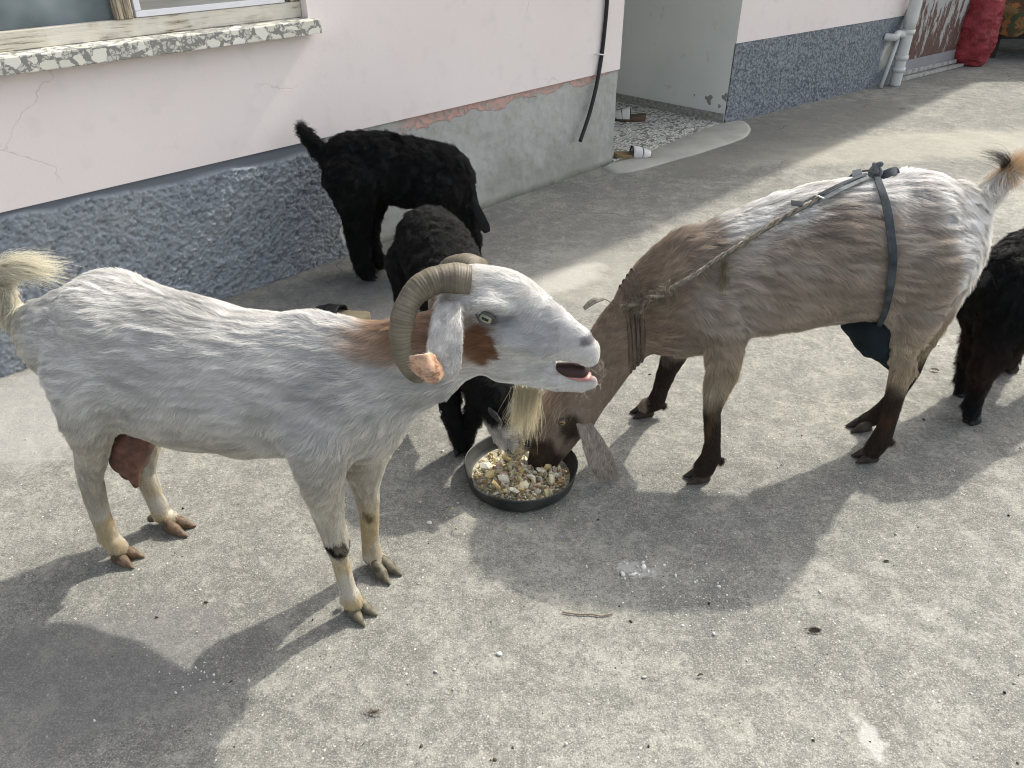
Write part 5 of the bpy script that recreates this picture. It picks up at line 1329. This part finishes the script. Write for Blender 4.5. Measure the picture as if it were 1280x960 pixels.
sd = Mt("dark_strap", .85, .2); g_ = sd.noise(30, 5); sd.col(sd.mix(sd.ramp(g_, .3, .7), (.022, .027, .031), (.07, .08, .088))); sd.nrm(sd.bump(sd.noise(250, 3), .5, .001))
rp = Mt("frayed_rope", .95, .1); g_ = rp.noise(60, 5); rp.col(rp.mix(rp.ramp(g_, .3, .7), (.13, .11, .085), (.44, .40, .33)))
clm = Mt("collar_band", .85, .2); g_ = clm.noise(8, 5, vec=clm.mapping((30, 30, 2))); clm.col(clm.mix(clm.ramp(g_, .3, .7), (.055, .04, .03), (.17, .13, .10)))
def path(pts, n, off=.014):
    A = [onb(x, y, off) for x, y in pts]; return spline([a[0] for a in A], n), spline([a[1] for a in A], n)
def sstrap(nm, pts, W, mat, off=.013, n=40, th=.0014):
    C, N = path(pts, n, off); Vv, Ff = strap_mesh(C, N, np.interp(np.linspace(0, 1, n), np.linspace(0, 1, len(W)), W), th); return link(nm, fix(mesh_py(nm, Vv, Ff, False)), mat, har)
back = [(1085, 228), (1068, 234), (1045, 244), (1022, 255), (1000, 265), (975, 279), (950, 293), (925, 309), (900, 324), (875, 340), (850, 355), (832, 365), (815, 376), (800, 384)]
sstrap("strap", back[:6], [.020, .017, .017, .015, .012], sg.m, .014)
sstrap("strap", [(1082, 226), (1062, 233), (1040, 242), (1018, 253), (1000, 262)], [.012, .010, .010], sd.m, .018)
sstrap("strap", back[4:], [.008, .014, .010, .015, .014, .008], sg.m, .013)
# twisted rope along the strap with frayed ends
for ph in (0, 2.1, 4.2):
    C, N = path(back[3:], 160, .019); T = unit(np.gradient(C, axis=0)); B = np.cross(T, unit(N)); a = np.linspace(0, 70, 160) + ph
    C = C + .0035 * (np.cos(a)[:, None] * B + np.sin(a)[:, None] * unit(N)) + .003 * np.stack([vn(C, 30, k + int(ph)) for k in (1, 2, 3)], 1)
    Vv, Ff = sweep(C, np.full(160, .0026), 7); link("rope_strand", mesh_py("rope_strand", Vv, Ff), rp.m, har)
fr = path(back[5:], 60, .020)[0]
hair_tuft("rope_fray", har, HAIR_TAN, fr, unit(np.random.default_rng(2).normal(0, 1, (60, 3)) + [0, 1, 0]), [.016] * 60, 900, .0005, (.26, .23, .17), .8, (0, 0, -.3), 2, k=5, jit=.004)
hair_tuft("rope_fray", har, HAIR_TAN, [onb(906, 330, .02)[0], onb(905, 345, .02)[0]], [(.1, .2, -1)] * 2, [.035] * 2, 220, .0005, (.24, .21, .14), .2, (0, 0, -.2), 4, k=6, jit=.004)
hair_tuft("rope_fray", har, HAIR_TAN, [onb(x, y, .02)[0] for x, y in ((822, 372), (806, 380), (790, 382), (836, 364))], [(.3, .4, .2)] * 4, [.022] * 4, 900, .0006, (.25, .22, .16), .9, (0, 0, -.3), 5, k=6, jit=.010)
# knots: coiled rope lumps
def knot(nm, c, R, seed, mat, turns=5, rr=.004):
    rk_ = np.random.default_rng(seed); t = np.linspace(0, 1, 140); a = t * turns * 6.283
    ax = rk_.normal(0, 1, (3, 3)); ax = unit(ax)
    C = c + R * (np.sin(a + 1)[:, None] * ax[0] + np.sin(a * 1.37 + 2)[:, None] * ax[1] + .7 * np.sin(a * .71)[:, None] * ax[2])
    Vv, Ff = sweep(C, np.full(140, rr), 8); link(nm, mesh_py(nm, Vv, Ff), mat, har)
knot("knot", onb(826, 369, .022)[0], .012, 1, rp.m); knot("knot", onb(792, 381, .018)[0], .014, 2, rp.m); knot("knot", onb(808, 382, .02)[0], .010, 6, rp.m)
knot("knot", onb(1024, 254, .024)[0], .006, 3, Mt("cord", .8, .2).col((.5, .5, .46)).m, 4, .0018)
# the top knot on the rump: a loop to the right, a pale folded end to the left
kc, kn_ = onb(1093, 224, .024)
knot("knot", kc, .012, 4, sg.m, 3, .006)
def freestrap(nm, P3, W, mat, Nn, th=.0018, n=30):
    C = spline(P3, n); N = np.tile(unit(np.array(Nn, float)), (n, 1)); Vv, Ff = strap_mesh(C, N, np.interp(np.linspace(0, 1, n), np.linspace(0, 1, len(W)), W), th); return link(nm, fix(mesh_py(nm, Vv, Ff, False)), mat, har)
fp = lambda x, y, v_: tf.P(x, y, v_)[0]
vk = float(kc[1])
freestrap("strap_end", [fp(1090, 226, vk), fp(1102, 220, vk + .012), fp(1114, 215, vk + .012), fp(1121, 214, vk), fp(1118, 220, vk - .012), fp(1106, 226, vk - .006)], [.020, .022, .022, .02, .018], sd.m, (0, .8, .6))
lgt = Mt("pale_strap_end", .9, .15); lgt.col((.34, .35, .34))
freestrap("strap_end", [fp(1092, 226, vk), fp(1084, 232, vk + .01), fp(1076, 228, vk + .008), fp(1072, 219, vk + .004), fp(1071, 212, vk)], [.018, .020, .022, .026, .022], lgt.m, (.2, .8, .5))
freestrap("strap_end", [fp(1022, 258, vk + .06), fp(1012, 256, vk + .075), fp(1001, 255, vk + .085), fp(989, 254, vk + .085)], [.014, .016, .016, .018], sd.m, (0, .6, .8))
freestrap("strap_end", [fp(775, 390, .02), fp(768, 383, .02), fp(760, 376, .02), fp(752, 373, .02)], [.003, .003, .003, .003], rp.m, (0, .6, .8), .002)
freestrap("strap_end", [fp(755, 374, .02), fp(746, 375, .02), fp(738, 379, .02), fp(730, 386, .02)], [.006, .020, .020, .012], rp.m, (.2, .5, .8), .003)
# strap round the body to the pouch: ring sliced round the trunk
def ring(c, ax, n, off, a0=0, a1=2 * math.pi, R=.5):
    ax = unit(np.array(ax, float)); e1 = unit(np.cross(ax, [0, 0, 1.0]) if abs(ax[2]) < .9 else np.cross(ax, [1.0, 0, 0])); e2 = np.cross(ax, e1); C = []; N = []
    for a in np.linspace(a0, a1, n):
        d_ = math.cos(a) * e1 + math.sin(a) * e2
        h_ = bvh.ray_cast(Vector(c + d_ * R), Vector(-d_))
        if h_[0] is None: continue
        C.append(np.array(h_[0]) + d_ * off); N.append(d_)
    C = np.array(C); K = C.copy()
    for _ in range(4): K[1:-1] = (K[:-2] + 2 * K[1:-1] + K[2:]) / 4
    return K, np.array(N)
near = [(1094, 226), (1099, 240), (1104, 256), (1108, 275), (1111, 297), (1113, 320), (1112, 345), (1109, 365), (1105, 385), (1101, 402)]
sstrap("strap", near, [.018, .020, .023, .022, .022, .020, .017, .014], sd.m, .014, 50)
mir = []
for x, y in near:
    p_, n_ = onb(x, y, .0); q_ = bvh.find_nearest(Vector((p_[0], -abs(p_[1]) - .02, p_[2]))); mir.append((np.array(q_[0]) + np.array(q_[1]) * .018, np.array(q_[1])))
Vv, Ff = strap_mesh(spline([m[0] for m in mir], 40), spline([m[1] for m in mir], 40), np.full(40, .02)); link("strap", fix(mesh_py("strap", Vv, Ff)), sd.m, har)
# udder pouch
pc = Mt("dark_pouch_cloth", .9, .15); pc.col(pc.mix(pc.noise(20, 4), (.008, .014, .018), (.016, .024, .029))); pc.nrm(pc.bump(pc.noise(12, 4), .5, .01, pc.bump(pc.noise(400, 2), .3, .001)))
vp = volc([(tf.ns([(1068, 408, 14, .0), (1090, 420, 24, .03), (1100, 436, 15, .045), (1110, 452, 9, .055), (1114, 464, 3, .06)]), 1.5, .02),
           (tf.ns([(1056, 407, 5, .02), (1085, 403, 22, .03), (1112, 400, 22, .04)]), 1.5, .02)], .0045)
Vq, Qq = vp.mesh(); Vq = Vq + vnormals(Vq, Qq) * (.004 * fbm(Vq, 16, 5))[:, None]
link("pouch", mesh_np("pouch", Vq, Qq), pc.m, har)
# belly band from the pouch forward under the belly
sstrap("strap", [(1064, 402), (1050, 405), (1032, 408), (1012, 412), (998, 415)], [.016, .012, .010, .006], sd.m, .010, 24)
# collar: four flat bands round the neck
ca = tf.P(790, 408, .01)[0]; cb = tf.P(765, 441, .03)[0]; ax = unit(np.array(cb) - np.array(ca))
axc = unit(ax * [1, .4, .35] + [0, 0, 0])
for k, (dx, wv_) in enumerate(((-.016, .0125), (-.004, .012), (.008, .0125), (.020, .012))):
    c_ = np.array(ca) + np.array([dx, 0, dx * .15])
    K, Nn = ring(c_, (1, .05, -.12), 60, .006, R=.22)
    if len(K) > 20:
        K = np.concatenate([K, K[:2]]); Nn = np.concatenate([Nn, Nn[:2]])
        Vv, Ff = strap_mesh(K, Nn, np.full(len(K), wv_ * .95), .0022); link("collar_band", fix(mesh_py("collar_band", Vv, Ff)), clm.m, har)
print("OBJ", len(SC.objects))
